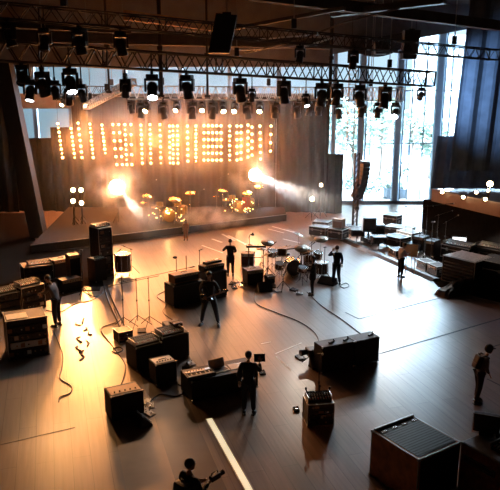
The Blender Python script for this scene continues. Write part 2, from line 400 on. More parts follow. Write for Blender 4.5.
# ================================================================== OVERHEAD
def truss(label, a, b, h=.75, dp=.75, m=TRUSSM, bays=None, r=.035, name='lighting_truss'):
    a, b = Vector(a), Vector(b); L = (b-a).length; dx = (b-a).normalized()
    side = dx.cross(Vector((0, 0, 1))).normalized(); upv = side.cross(dx)
    t = thing(name, label, 'truss', a, 0)
    c4 = [(-dp/2, 0), (dp/2, 0), (dp/2, -h), (-dp/2, -h)]
    P_ = lambda s, f, i: dx*f + side*c4[i][0] + upv*c4[i][1]
    for i in range(4): MB().cyl(P_(0, 0, i), P_(0, L, i), r, seg=8).build('chord', m, t)
    n = bays or max(3, int(L/(h*1.15)))
    for i, j in ((0, 3), (1, 2), (0, 1), (3, 2)):
        mb = MB()
        for k in range(n):
            f0, f1 = L*k/n, L*(k+1)/n; fm = (f0+f1)/2
            if (i, j) in ((0, 3), (1, 2)):
                mb.cyl(P_(0, f0, j), P_(0, fm, i), r*.6, seg=6); mb.cyl(P_(0, fm, i), P_(0, f1, j), r*.6, seg=6)
                if k % 3 == 0: mb.cyl(P_(0, f0, i), P_(0, f0, j), r*.75, seg=6)
            else:
                mb.cyl(P_(0, f0, i if k % 2 else j), P_(0, f1, j if k % 2 else i), r*.55, seg=6)
        mb.cyl(P_(0, L, i), P_(0, L, j), r, seg=6); mb.cyl(P_(0, 0, i), P_(0, 0, j), r, seg=6)
        mb.build('lacing', m, t)
    for f in (.12, .5, .88):                 # hoist chains to the ceiling
        p = dx*(L*f); MB().cyl(p, (p.x, p.y, 13.4-a.z), .022, seg=6).build('hoist_chain', STEEL, t)
        B(p+Vector((0, 0, .28)), (.22, .22, .4), bevel=.03).build('chain_hoist', BLKM, t)
    return t
TA = (At(-30, 39.5, 26.5), At(431, 72, 36)); truss('long black box truss crossing the whole hall in front', *TA, h=.74, bays=26, r=.05)
TB = (At(-30, 0, 21.5), At(495, 50, 34)); truss('highest black truss, slanting down to the right under the ceiling', *TB, h=.48, dp=.6, bays=34, r=.03)
TC = (At(128, 86, 37.5), At(402, 88, 39.5)); truss('pale aluminium truss over the stage, lit from below', *TC, h=.72, bays=34, m=TRUSSA, r=.03)
TD = (At(86, 104, 40), At(132, 79, 34)); truss('short warm-lit truss arm angling back at the left of the stage', *TD, h=.3, dp=.4, m=TRUSSA, r=.03)
TE = (At(40, 85, 43), At(122, 87, 43)); truss('thin dark truss in front of the pale blue window at the left', *TE, h=.55, dp=.5, r=.03)
# vertical masts hanging between the trusses
for px, y0, y1, Y, lab in ((160, 48, 96, 33, 'thick black drop pole above the middle of the bulb strips'), (107, 45, 92, 36, 'black drop pole left of the lit truss arm'),
                      (207, 55, 96, 35, 'thin black drop pole right of the thick one'), (331, 58, 104, 36.5, 'black drop pole at the right end of the backdrop')):
    a, b = At(px, y0, Y), At(px, y1, Y)
    t = thing('drop_pole', lab, 'pole', (a.x, Y, 0))
    MB().cyl((0, 0, b.z), (0, 0, 13.4), .1 if px in (160, 331) else .06).build('tube', TRUSSM, t)
    B((0, 0, b.z), (.3, .3, .12), bevel=.02).build('foot_plate', TRUSSM, t); B((0, 0, a.z), (.26, .26, .2), bevel=.02).build('clamp', TRUSSM, t)
# lattice tower beside the glass, holding cables
a, b = At(352, 92, 43), At(351, 152, 43)
t = thing('hanging_ladder_truss', 'narrow ladder truss hanging down in front of the glass beside the curved speakers', 'truss', (a.x, 43, b.z))
hh = 13.4-b.z
for s in (-.22, .22): MB().cyl((s, 0, 0), (s, 0, hh), .035).build('rail', TRUSSA, t)
mb = MB()
for k in range(int(hh/.3)): mb.cyl((-.22, 0, k*.3+.1), (.22, 0, k*.3+.1), .02, seg=6); mb.cyl((-.22, 0, k*.3+.1), (.22, 0, k*.3+.4), .014, seg=6)
mb.build('rungs', TRUSSA, t)

# moving heads
def moving_head(s=1.0, lens=LENSD):
    t = thing('moving_head_light', '', 'stage light')
    mb = MB(); mb.box((0, 0, -.05), (.1, .14, .14)); mb.cyl((0, -.1, .0), (0, .1, .0), .05, seg=8); mb.build('clamp', BLKM, t)
    mb = MB(); mb.box((0, 0, -.2), (.42, .36, .18), bevel=.03); b_ = mb.build('base', BLKM, t)
    B((0, -.185, -.2), (.2, .012, .08)).build('display', BLKG, b_)
    mb = MB(); mb.box((-.24, 0, -.48), (.07, .2, .46), bevel=.02); mb.box((.24, 0, -.48), (.07, .2, .46), bevel=.02); mb.box((0, 0, -.31), (.5, .22, .05)); mb.build('yoke', BLKM, t)
    return t
def head_unit(t, tilt, pan, lens):
    h = bpy.data.objects.new('head', None)
    mb = MB(); mb.lathe([(0, .26), (.11, .26), (.17, .18), (.19, .0), (.17, -.06), (.18, -.22), (.2, -.34), (.18, -.36), (.165, -.33)], 16)
    for k in range(8):
        a = k*PI/4; mb.box((math.cos(a)*.185, math.sin(a)*.185, .06), (.02, .02, .22), rz=a)
    o = mb.build('head', BLKM, t, True); o.location = (0, 0, -.62); o.rotation_euler = (tilt, pan, 0)
    bpy.data.objects.remove(h)
    l = MB().lathe([(0, -.335), (.10, -.335), (.172, -.325), (.172, -.34), (.0, -.352)], 16).build('lens', lens, o)
    return o
HEADS = {}
def make_head(lens):
    if lens not in HEADS:
        t = moving_head(); head_unit(t, -.25, .1, lens); HEADS[lens] = [t, False]
    return HEADS[lens]
ORD = ['first', 'second', 'third', 'fourth', 'fifth', 'sixth', 'seventh', 'eighth', 'ninth', 'tenth', 'eleventh', 'twelfth', 'thirteenth',
       'fourteenth', 'fifteenth', 'sixteenth', 'seventeenth', 'eighteenth', 'nineteenth', 'twentieth']
spots = []
def on_truss(T, h, px):
    a, b = T; lo, hi = 0., 1.
    for _ in range(40):
        m = (lo+hi)/2; p = a.lerp(b, m); d = p-Vector((0, 0, H)); k = d.y*cp-d.z*sp
        (lo, hi) = (m, hi) if 250+FPX*d.x/k < px else (lo, m)
    p = a.lerp(b, lo); return p
def hang(T, h, items, words, group):
    items = sorted(items)
    for i, it in enumerate(items):
        px, sc, drop, tilt, lens = it
        P0 = on_truss(T, h, px); proto = make_head(lens)
        if not proto[1]: t = proto[0]; proto[1] = True
        else: t = copy_tree(proto[0])
        t.location = P0+Vector((0, -.30, -h-drop)); t.scale = (sc, sc, sc); t.rotation_euler = (0, 0, (i*.7) % 1.2-.6)
        for ch in t.children:
            if ch.name.startswith('head'): ch.rotation_euler = (tilt, ((i*37) % 10-5)*.05, 0)
        lit = {LENSW: 'glowing warm ', LENSC: 'white shining ', LENSD: ''}.get(lens, '')
        t['label'] = f'{lit}black moving-head light, {ORD[i]} from the left {words}'; t['group'] = group
        if drop > .1:
            q = MB().cyl((0, 0, 0), (0, 0, drop/sc+.05), .03, seg=8).build('drop_arm', BLKM, t)
        spots.append((t.location.copy(), sc, lens, px))
K = LENSD
hang(TA, .74, [(22, .95, .0, -.5, K), (29, 1.0, .55, -.35, LENSC), (42, 1.15, .2, .3, K), (54, .9, .55, -.2, K), (70, 1.2, .0, -.55, LENSC), (68, .8, .85, .2, K), (81, .85, .65, .4, K),
                (125, .9, .35, .2, K), (152, 1.25, .05, -.6, LENSC), (187, 1.2, .0, .2, K), (240, 1.25, .0, .1, K), (252, .7, .5, .3, K), (284, 1.25, .0, -.1, K), (306, .75, .6, -.5, LENSC),  # the small white-lit head is lit only as an added floor fill
                (322, 1.3, .0, .1, K), (337, 1.2, .0, .3, K), (360, 1.25, .0, .2, K), (385, 1.3, .0, -.1, K), (421, .8, .0, .9, K)], 'under the long front truss', 'moving heads under the front truss')
hang(TC, .72, [(131, .8, .0, .1, K), (141, 1.0, .05, .0, K), (147, .8, .0, -1.0, LENSW), (163, 1.1, .0, .1, K), (177, .75, .0, -1.0, LENSW), (192, 1.1, .0, .05, K), (202, .75, .0, -1.0, LENSW), (213, 1.1, .0, .0, K),
                (223, .8, .0, -1.0, LENSW), (235, .8, .0, -1.0, LENSW), (247, 1.1, .0, .1, K), (260, .8, .0, -1.0, LENSW), (275, 1.05, .0, .1, K), (297, 1.05, .0, .0, K), (309, .9, .0, .1, K), (319, .9, .0, .2, K),
                (339, 1.0, .1, .0, K), (362, .9, .1, .1, K), (378, 1.0, .0, .3, K), (396, 1.1, .0, -.9, LENSC)], 'under the pale stage truss', 'moving heads under the stage truss')
hang(TB, .48, [(10, .9, .0, .1, K), (45, .85, .1, -.2, K), (80, 1.0, .0, .2, K), (121, .95, .0, .1, K), (300, .8, .0, .0, K), (353, .9, .0, .2, K)], 'under the highest slanting truss', 'moving heads under the highest truss')
hang(TE, .55, [(64, .8, .0, -.9, LENSW), (86, .8, .0, -.9, LENSW)], 'under the thin left truss', 'moving heads under the thin left truss')

# hanging boxes under the ceiling
def hung_box(label, pts, Y, dep, name='hanging_speaker', m=BLK):
    q = [At(px, py, Y) for px, py in pts]     # lower left, lower right, upper right, upper left
    c = sum(q, Vector())/4; t = thing(name, label, 'speaker', c)
    f = [p-c for p in q]; k = Vector((0, dep, 0)); mb = MB()
    mb.hull([f[0], f[1], f[1]+k, f[0]+k, f[3], f[2], f[2]+k, f[3]+k]); mb.build('cabinet', m, t)
    g = [p*.9+Vector((0, -.02, 0)) for p in f]; k = Vector((0, .03, 0)); mb = MB()
    mb.hull([g[0], g[1], g[1]+k, g[0]+k, g[3], g[2], g[2]+k, g[3]+k]); mb.build('grille', GRILL, t)
    top = (f[2]+f[3])/2+Vector((0, dep/2, 0)); MB().cyl(top, (top.x, top.y, 13.4-c.z), .03, seg=6).build('cable', STEEL, t)
    B(top+Vector((0, 0, .04)), (.3, .3, .1)).build('bracket', BLKM, t)
    return t
hung_box('big black speaker hanging tilted above the middle of the long front truss', [(208, 53), (229, 53), (237, 15), (216, 13)], 24, .8)
hung_box('dark tapered speaker hanging in front of the glass below the ceiling at the right', [(403, 59), (417, 59), (421, 30), (405, 30)], 37, .7)
hung_box('small dark rounded speaker hanging left of the tapered one before the glass', [(376, 54), (388, 54), (390, 42), (375, 42)], 38, .6)

# ceiling beams, plank, pipes, ducts
mb = MB(); a, b = At(-20, 36, 33), At(330, 45, 38); dv = b-a
def beam(name, a, b, w, h, m):
    a, b = Vector(a), Vector(b); d = (b-a).normalized(); s = d.cross(Vector((0, 0, 1))).normalized()*w/2; u = Vector((0, 0, h/2)); mb = MB()
    mb.hull([a-s-u, b-s-u, b+s-u, a+s-u, a-s+u, b-s+u, b+s+u, a+s+u]); return struct(name, mb, m)
beam('trim_40', At(-20, 35, 33), At(330, 44, 38), .6, .55, CEIL)
beam('trim_41', At(125, 15, 31), At(216, 27, 35), .25, .42, PLANK)
beam('trim_42', At(225, 30, 35), At(345, 8, 30), .18, .16, DUCT)
beam('trim_43', At(-20, 22, 30), At(130, 30, 33), .4, .35, CEIL)
beam('trim_44', At(332, 14, 34), At(445, 0, 31), .5, .3, DUCT)
beam('trim_45', At(250, -6, 30), At(500, 26, 38), .5, .5, CEIL)
def pipe(label, pts, r, m=DUCT, name='ceiling_pipe'):
    mb = MB(); mb.tube(pts, r, 8); o = mb.build(name, m, None, True); return tag(o, label, 'pipe')
pipe('long thin pipe sagging across the ceiling behind the hanging speaker, lower of two', [At(165, 34, 36), At(240, 50, 36), At(310, 45, 36), At(332, 38, 36)], .05, TRUSSA)
pipe('long thin pipe under the ceiling behind the hanging speaker, upper of two', [At(175, 28, 36), At(250, 40, 36), At(322, 34, 36)], .04, TRUSSA)
pipe('pipe rising to the right towards the ceiling above the right part of the front truss', [At(245, 53, 36.5), At(300, 40, 35), At(345, 22, 33), At(400, 8, 31)], .05)
t = thing('swag_cloth', 'dark cloth swag sagging below the ceiling in front of the glass', 'cloth', At(372, 52, 41)); c = At(372, 52, 41)
mb = MB(); n = 14; V = []
for i in range(n+1):
    f = i/n; px = 350+68*f; py = 50-14*f+13*math.sin(f*PI); p = At(px, py, 41)-c; q_ = At(px, 42-12*f, 41)-c
    V.append([mb.bm.verts.new(v) for v in (p, q_, q_+Vector((0, .3, 0)), p+Vector((0, .3, 0)))])
for A, Bq in zip(V, V[1:]):
    for k in range(4): mb.bm.faces.new((A[k], A[(k+1) % 4], Bq[(k+1) % 4], Bq[k]))
mb.bm.faces.new(V[0]); mb.bm.faces.new(V[-1][::-1]); mb.build('cloth', mat('swag', (.05, .055, .065), .9), t)
for px in (352, 416): p = At(px, 42 if px < 400 else 31, 41.1)-c; MB().cyl(p, (p.x, p.y, 13.4-c.z), .015, seg=6).build('tie_cord', RUB, t)

# curved line array by the glass
top, bot = At(365, 163, 41), At(357, 199, 41)
t = thing('line_array', 'curved column of stacked black speakers hanging in front of the glass wall', 'speaker', (top.x, 41, top.z))
n = 9; pz = 0; py_ = 0; pxx = 0; tot = (top.z-bot.z)/n
for k in range(n):
    ang = .02+.05*k; o = MB().hull([(-.26, -.34, -tot*.99), (.26, -.34, -tot*.99), (.2, .3, -tot*.97), (-.2, .3, -tot*.97), (-.26, -.34, 0), (.26, -.34, 0), (.2, .3, -.01), (-.2, .3, -.01)]).build('speaker_box', BLK, t)
    o.location = (pxx, py_, pz); o.rotation_euler = (0, ang*.9, -1.0)
    g = B((0, -.345, -tot*.5), (.48, .02, tot*.8)).build('grille', mat('array_grille', (.10, .07, .055), .5, .3), o)
    pz -= tot*math.cos(ang*.9); pxx -= tot*math.sin(ang*.9)*1.05
mb = MB(); mb.box((0, 0, .1), (.7, .7, .1)); mb.build('fly_frame', STEEL, t)
for s in (-.25, .25): MB().cyl((s, 0, .1), (s, 0, 13.4-top.z), .02, seg=6).build('cable', STEEL, t)
# dark pole stand next to it
a, b = At(356, 153, 42), At(356, 240, 42)
pf = F(357, 226)
t = thing('light_tower', 'tall black floor tower standing left of the hanging curved speakers', 'tower', (At(356, 190, pf.y-.0).x, pf.y, 0)); hh = At(356, 153, pf.y).z
for s in (-.13, .13):
    for q_ in (-.13, .13): MB().cyl((s, q_, .06), (s, q_, hh), .04, seg=8).build('upright', TRUSSM, t)
mb = MB()
for k in range(int(hh/.35)):
    for s in (-.13, .13): mb.cyl((-.13, s, k*.35+.1), (.13, s, k*.35+.45 if k*.35+.45 < hh else hh), .02, seg=6)
mb.build('lacing', TRUSSM, t); B((0, 0, .03), (.9, .9, .06), bevel=.01).build('base_plate', BLKM, t)
for k, z in enumerate((1.2, 1.9, 2.6)): MB().lathe([(0, .15), (.1, .14), (.15, -.12), (.13, -.14), (0, -.1)], 12, Matrix.Translation((.05, -.28, z)) @ Matrix.Rotation(1.2, 4, 'X')).build('lamp', BLKM, t)

# ================================================================== BULB STRIPS
YL = 43.6
strips = [(58, 62.8, 123.5, 157.5, 9), (71.3, 75, 128.5, 157.5, 8), (78.3, 82.3, 123, 157.5, 7), (90, 93.5, 124, 157.5, 9), (102, 105.5, 125, 153, 8),
          (113, 117, 124.5, 164.5, 6), (119, 122.5, 124.5, 164.5, 6), (125, 127, 124.5, 164.5, 9), (131, 132, 124.5, 164.5, 5), (141, 142.5, 125, 163, 9), (150, 151, 124.5, 163, 9), (160, 161, 124.5, 163, 8),
          (169.6, 170, 126, 163, 8), (173, 173.3, 126, 163, 9), (177.5, 178, 126, 163, 9), (187.5, 188, 126, 161, 7), (196, 196, 126, 161, 10), (204, 204, 125.7, 160, 6), (208.3, 208.3, 125.7, 160, 6),
          (212.5, 212.5, 125.7, 160, 6), (216.8, 216.8, 125.7, 160, 6), (221, 221, 125.7, 160, 6), (229.7, 229.7, 126, 160, 8), (237, 237, 126, 160, 6), (241, 241, 126, 159, 6), (248, 248, 125, 157, 6), (252, 252, 127, 155, 5),
          (260, 260.5, 126, 159, 6), (271, 270.5, 126, 151, 4)]
bulb_me = {}
def bulb(parent, p, m, r):
    key = (m.name, round(r, 3))
    if key not in bulb_me:
        o = MB().lathe([(0, -r), (r*.7, -r*.7), (r, 0), (r*.7, r*.7), (r*.45, r*1.0), (r*.4, r*1.4), (0, r*1.4)], 10, Matrix.Rotation(-PI/2, 4, 'X')).build('bulb', m, parent, True); bulb_me[key] = o
    else:
        o = bulb_me[key].copy(); COL.objects.link(o); o.parent = parent
    o.location = p; return o
rnd = random.Random(5)
for i, (xa, xb, ya, yb, n) in enumerate(strips):
    a, b = At(xa, ya, YL), At(xb, yb, YL)
    suffix = ''
    place = f'{ORD[i]} bulb strip from the left end' if i < 15 else f'{ORD[len(strips)-1-i]} bulb strip from the right end'
    t = thing('bulb_strip', f'hanging strip of glowing warm bulbs, {place}', 'light strip', a, 0, 'bulb strips over the stage')
    d = b-a; e = d.normalized()
    mb = MB(); mb.cyl(-e*.15, d+e*.15, .035, seg=6); mb.build('batten', BLKM, t)
    MB().cyl(-e*.1, (0, 0.05, Z(150, 104, YL)-a.z+.6), .01, seg=5).build('hanging_wire', RUB, t)
    for k in range(n):
        dim = n >= 8 and k % 2 == 1
        bulb(t, d*(k/(n-1))+Vector((0, -.06, 0)), LEDW, .055 if dim else .082)

# ================================================================== STAGE LAMPS
LIGHTS = []
def spot(loc, aim, power, col, size, blend=.5, rad=.15, name='spot_beam'):
    l = bpy.data.lights.new(name, 'SPOT'); l.energy = power; l.color = col; l.spot_size = math.radians(size); l.spot_blend = blend; l.shadow_soft_size = rad
    o = bpy.data.objects.new(name, l); COL.objects.link(o); o.location = loc
    o.rotation_euler = (Vector(aim)-Vector(loc)).to_track_quat('-Z', 'Y').to_euler(); LIGHTS.append(o); return o
def stage_lamp(label, px, py, Y, r, lens, zfloor, aim=None, name='stage_spotlight', stand=True):
    p = At(px, py, Y); t = thing(name, label, 'stage light', (p.x, p.y, zfloor)); h = p.z-zfloor
    aim = Vector(aim) if aim is not None else Vector((0, 0, H))
    dq = (aim-p).normalized(); q = dq.to_track_quat('Z', 'Y').to_matrix().to_4x4(); M = Matrix.Translation((0, 0, h)) @ q
    can = MB().lathe([(0, -r*2.6), (r*.6, -r*2.5), (r*.8, -r*1.9), (r*.85, -r*.6), (r*1.12, 0), (r*1.12, r*.25), (r*1.03, r*.25), (r*1.0, 0)], 18, M).build('housing', BLKM, t, True)
    MB().lathe([(0, r*.12), (r*.6, r*.1), (r*.98, r*.03), (r*.98, 0), (0, 0)], 18, M).build('lens', lens, t, True)
    mb = MB(); side = (q @ Vector((1, 0, 0))).normalized()
    mb.tube([Vector((0, 0, h))+side*r*1.05, Vector((0, 0, h-r*1.5))+side*r*1.0, Vector((0, 0, h-r*1.5))-side*r*1.0, Vector((0, 0, h))-side*r*1.05], .025); mb.build('yoke', BLKM, t)
    if stand:
        MB().cyl((0, 0, .12), (0, 0, h-r*1.5), .035, seg=8).build('pole', BLKM, t)
        for k in range(3):
            a = k*2*PI/3+.4; MB().tube([(0, 0, min(.75, h*.4)), (math.cos(a)*.5, math.sin(a)*.5, .02)], .02).build('leg', BLKM, t)
    return p, dq
pA, dA = stage_lamp('blazing spotlight on a stand at the left of the stage, below the bulb strips', 117, 187, 38.6, .46, LENSX, RH)
pB, dB = stage_lamp('blazing spotlight on a stand at the right of the stage, below the bulb strips', 255, 175, 43.5, .44, LENSX, RH)
for (px, py, lab) in ((73, 190, 'upper left lamp of the four small lamps at the far left of the stage'), (81, 190, 'upper right lamp of the four small lamps at the far left of the stage'),
                      (73, 201, 'lower left lamp of the four small lamps at the far left of the stage'), (81.5, 203, 'lower right lamp of the four small lamps at the far left of the stage')):
    stage_lamp(lab, px, py, (39.4 if py < 195 else 38.3)+(px-73)*.03, .13, LENSW, 0, name='small_stage_lamp')
stage_lamp('small warm lamp by the right drape, higher of two', 321, 185, 42.6, .11, LENSW, 0, name='small_stage_lamp')
stage_lamp('small warm lamp by the right drape, lower of two', 312, 199, 42.0, .14, LENSW, 0, name='small_stage_lamp')
zt_ = pa.z
for i, (px, py, lab) in enumerate(((442, 192, 'lamp on the brown balcony front, farthest left'), (463, 197, 'lamp on the brown balcony front, second from the left'), (476, 192, 'lamp at the top of the brown balcony front near its middle'),
                                   (485, 199, 'lamp on the brown balcony front, right and lower'))):
    p = on_truss((pa, pa+d_par), 0, px); p = At(px, py, p.y-.3)
    t = thing('balcony_lamp', lab, 'lamp', p); M = Matrix.Rotation(PI/2, 4, 'X')
    MB().lathe([(0, .0), (.08, .0), (.085, .10), (.075, .1), (.07, .03), (0, .03)], 14, M).build('lens', LENSW, t, True)
    MB().lathe([(0, -.2), (.1, -.2), (.13, .02), (.1, .03), (.09, 0), (0, -.01)], 14, M).build('housing', BLKM, t, True)
for i, (px, py, r, lab) in enumerate(((490, 184, .16, 'larger round lamp standing above the balcony front at the far right'), (490, 191, .09, 'small lamp below the larger round one at the far right of the balcony'))):
    p = on_truss((pa, pa+d_par), 0, px); p = At(px, py, p.y+.75)
    t = thing('balcony_lamp', lab, 'lamp', (p.x, p.y+.25*i, zt_-ha+.2)); hh = p.z-zt_+ha-.2
    MB().ball((0, 0, hh), r, seg=14).build('globe', LENSW, t, True)
    MB().cyl((0, 0, 0), (0, 0, hh-r*.8), .03, seg=8).build('stem', BLKM, t); MB().cyl((0, 0, 0), (0, 0, .04), .12).build('base', BLKM, t)
# pale emissive strip flat on the floor, with thin edge rails
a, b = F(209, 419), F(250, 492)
t = thing('floor_glow_strip', 'long pale glowing strip on the floor at the bottom', 'light strip', ((a+b)/2).to_tuple(), math.atan2((b-a).y, (b-a).x))
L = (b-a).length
B((0, 0, .008), (L, .155, .012)).build('glow_face', mat('strip_glow', (.9, .85, .7), .4, emit=(1., .82, .50), estr=.75), t)
for s in (-.09, .09): B((0, s, .009), (L, .03, .016)).build('edge_rail', STEEL, t)


# ================================================================== GEAR BUILDERS
def trim_edges(w, d, h, r=.012, z0=0.):
    mb = MB()
    for x in (-w/2, w/2):
        for y in (0, d): mb.box((x, y, z0+h/2), (r*2, r*2, h))
        for z in (z0, z0+h): mb.box((x, d/2, z), (r*2, d+r*2, r*2))
    for y in (0, d):
        for z in (z0, z0+h): mb.box((0, y, z), (w+r*2, r*2, r*2))
    return mb
def flight_case(label, a, b, top, depth, m=BLK, name='flight_case', cat='case', group=None, wheels=True, z0=0., lid=True, latches=True, pos=None, trim=STEEL):
    if pos: c, w, yaw, h = pos
    else:
        c, w, yaw = base(a, b, z0); h = hgt(*a, top, z0)
    t = thing(name, label, cat, c, yaw, group); t['wdh'] = (w, depth, h); zb = .1 if wheels and h > .4 else .0
    MB().box((0, depth/2, zb+(h-zb)/2), (w-.02, depth-.02, h-zb-.01), bevel=.012).build('body', m, t)
    trim_edges(w-.03, depth-.03, h-zb-.02, z0=zb+.01).build('edge_trim', trim, t).location = (0, .015, 0)
    for x in (-w/2+.02, w/2-.02):
        for y in (.02, depth-.02):
            for z in (zb+.02, h-.02): B((x, y, z), (.07, .07, .07), bevel=.02).build('corner', trim, t)
    if lid and h > .35: trim_edges(w-.01, depth-.01, .02, .01, h*.72).build('lid_band', trim, t)
    if latches:
        for x in (-w*.28, w*.28):
            l = B((x, -.006, h*.72), (.11, .025, .13), bevel=.008).build('latch', trim, t); B((x, -.022, h*.72), (.03, .02, .07)).build('catch', CHROME, l)
        for s in (-1, 1):
            mb = MB(); mb.box((s*(w/2-.004), depth/2, h*.45), (.016, .24, .14), bevel=.005); hd = mb.build('handle', trim, t)
            MB().tube([(s*(w/2+.01), depth/2-.09, h*.45), (s*(w/2+.035), depth/2-.06, h*.43), (s*(w/2+.035), depth/2+.06, h*.43), (s*(w/2+.01), depth/2+.09, h*.45)], .012).build('grip', RUB, hd)
    if zb:
        for x in (-w*.4, w*.4):
            for y in (depth*.14, depth*.86):
                q = MB(); q.cyl((x-.02, y, .045), (x+.02, y, .045), .045); q.box((x, y, .085), (.07, .07, .03)); q.build('castor', RUB, t)
    return t
def amp(label, a, b, top, depth, m=BLK, name='guitar_amplifier', knobs=7, handle=True, pos=None, panel=CREAM, toppanel=False, cat='amplifier', grille=GRILL, z0=0.):
    if pos: c, w, yaw, h = pos
    else:
        c, w, yaw = base(a, b, z0); h = hgt(*a, top, z0)
    t = thing(name, label, cat, c, yaw); t['wdh'] = (w, depth, h)
    mb = MB(); th = .03; f = .03
    mb.box((0, depth/2+.02, f+(h-f)/2), (w-2*th, depth-.06, h-f-2*th)); mb.box((0, depth/2, h-th/2), (w, depth, th), bevel=.008); mb.box((0, depth/2, f+th/2), (w, depth, th), bevel=.008)
    for s in (-1, 1): mb.box((s*(w/2-th/2), depth/2, f+(h-f)/2), (th, depth, h-f), bevel=.008)
    mb.build('cabinet', m, t)
    ph = min(.12, h*.2) if knobs and not toppanel else 0
    g = B((0, .035, f+th+(h-f-2*th-ph)/2), (w-2*th-.01, .02, h-f-2*th-ph-.01)).build('grille', grille, t)
    MB().tube([(-w/2+th+.01, .022, h-th-ph-.004), (w/2-th-.01, .022, h-th-ph-.004)], .006).build('piping', STEEL, g)
    if knobs:
        if toppanel: pz = B((0, depth*.5, h+.004), (w*.9, depth*.7, .012)).build('control_panel', panel, t)
        else: pz = B((0, .028, h-th-ph/2), (w-2*th-.01, .02, ph*.9)).build('control_panel', panel, t)
        for k in range(knobs):
            x = (-.5+(k+.5)/knobs)*(w-2*th)*.86
            o = MB().cyl((x, depth*.3, h+.008), (x, depth*.3, h+.04), .02, seg=8) if toppanel else MB().cyl((x, .02, h-th-ph/2), (x, -.008, h-th-ph/2), .018, seg=8)
            o.build('knob', BLKG, pz)
    if handle: MB().tube([(-.13, depth/2, h), (-.11, depth/2, h+.035), (.11, depth/2, h+.035), (.13, depth/2, h)], .013).build('handle', RUB, t)
    for x in (-w/2+.05, w/2-.05):
        for y in (.06, depth-.06): MB().cyl((x, y, 0), (x, y, f+.005), .025, seg=8).build('foot', RUB, t)
    for x in (-w/2+.012, w/2-.012):
        for z in (f+.015, h-.015): B((x, .01, z), (.05, .05, .05), bevel=.012).build('corner', STEEL, t)
    return t
def rack_case(label, a, b, top, depth, name='equipment_rack', units=4, cat='rack', z0=0., pos=None, topm=None):
    if pos: c, w, yaw, h = pos
    else:
        c, w, yaw = base(a, b, z0); h = hgt(*a, top, z0)
    t = thing(name, label, cat, c, yaw); t['wdh'] = (w, depth, h)
    mb = MB(); th = .03
    for s in (-1, 1): mb.box((s*(w/2-th/2), depth/2, h/2), (th, depth, h))
    mb.box((0, depth/2, th/2), (w, depth, th)); mb.box((0, depth-.02, h/2), (w-.02, .03, h)); mb.build('shell', BLK, t)
    B((0, depth/2, h-th/2), (w, depth, th), bevel=.006).build('top_board', topm or BLKM, t)
    trim_edges(w, depth, h-.01, .011, .005).build('edge_trim', STEEL, t)
    uh = (h-2*th)/units; r = random.Random(int(abs(c.x)*100)+units)
    for k in range(units):
        z = th+uh*(k+.5); u = B((0, depth*.45, z), (w-2*th-.01, depth*.85, uh*.86), bevel=.006).build('rack_unit', [BLKM, BLKG, BLKM, BLKM][(k+units) % 4], t)
        for j in range(4 if w < .9 else 8):
            x = r.uniform(-.4, .4)*w
            if r.random() < .55: MB().cyl((x, depth*.03, z), (x, -.004, z), .016+.012*r.random(), seg=8).build('knob', CHROME if r.random() < .4 else BLKG, u)
            else: B((x, depth*.018, z), (.09+.1*r.random(), .015, uh*.4)).build('display', [BLKG, BLKG, TAN, BLKM, STEEL][r.randrange(5)], u)
    for s in (-1, 1): MB().tube([(s*w*.45, .0, h*.3), (s*w*.45, -.04, h*.35), (s*w*.45, -.04, h*.6), (s*w*.45, 0, h*.65)], .012).build('handle', CHROME, t)
    for x in (-w*.4, w*.4):
        for y in (.1, depth-.1): MB().cyl((x-.02, y, -.0), (x+.02, y, .0), .001, seg=6).build('foot', RUB, t) if False else None
    return t
def on_top(t, x, y):                          # world point on the top of a box thing, x -.5...5 across, y 0...1 deep
    w, d, h = t['wdh']; return loc3(t, x*w, y*d, h)
def mixer(label, p, yaw, w=.5, d=.4, name='mixing_desk', cat='mixer'):
    t = thing(name, label, cat, p, yaw)
    mb = MB(); mb.hull([Vector(v) for v in ((-w/2, 0, 0), (w/2, 0, 0), (w/2, d, 0), (-w/2, d, 0), (-w/2, 0, .05), (w/2, 0, .05), (w/2, d, .15), (-w/2, d, .15))]); mb.build('body', BLKM, t)
    sl = .1/d; pt = lambda x, y, e=0: (x, y, .05+sl*y+e)
    for s in (-1, 1): B((s*(w/2+.012), d/2, .075), (.024, d*1.02, .16), bevel=.008).build('side_cheek', STEEL, t)
    n = max(4, int(w/.07))
    for k in range(n):
        x = (-.5+(k+.5)/n)*w*.94
        f = B(pt(x, d*.22, .002), (.02, d*.3, .006), rx=math.atan(sl)).build('fader_slot', STEEL, t); B(pt(x, d*(.12+.2*((k*7) % 5)/5), .014), (.026, .03, .022), rx=math.atan(sl)).build('fader', WHITE if k % 3 else RED, f)
        for j in range(3): MB().cyl(pt(x, d*(.52+.15*j), 0), pt(x, d*(.52+.15*j)-.003, .025), .013, seg=7).build('knob', [CREAM, STEEL, BLKG][j], t)
    return t
def keyboard(label, p, yaw, w=1.2, d=.34, name='keyboard', keys=20):
    t = thing(name, label, 'keyboard', p, yaw); B((0, d/2, .05), (w, d, .1), bevel=.012).build('body', BLKM, t)
    kb = B((0, d*.24, .104), (w*.9, d*.45, .016)).build('white_keys', KEYW, t); mb = MB()
    for k in range(keys):
        if k % 7 not in (2, 6): mb.box(((-.5+(k+1)/keys)*w*.9, d*.32, .12), (w*.022, d*.28, .02))
    mb.build('black_keys', BLKG, kb); pn = B((0, d*.75, .106), (w*.9, d*.3, .012)).build('control_panel', STEEL, t)
    for k in range(6): MB().cyl((-w*.36+k*w*.1, d*.75, .11), (-w*.36+k*w*.1, d*.75, .135), .015, seg=8).build('knob', BLKG, pn)
    B((w*.34, d*.75, .114), (w*.16, d*.18, .008)).build('display', SCREEN, pn)
    return t
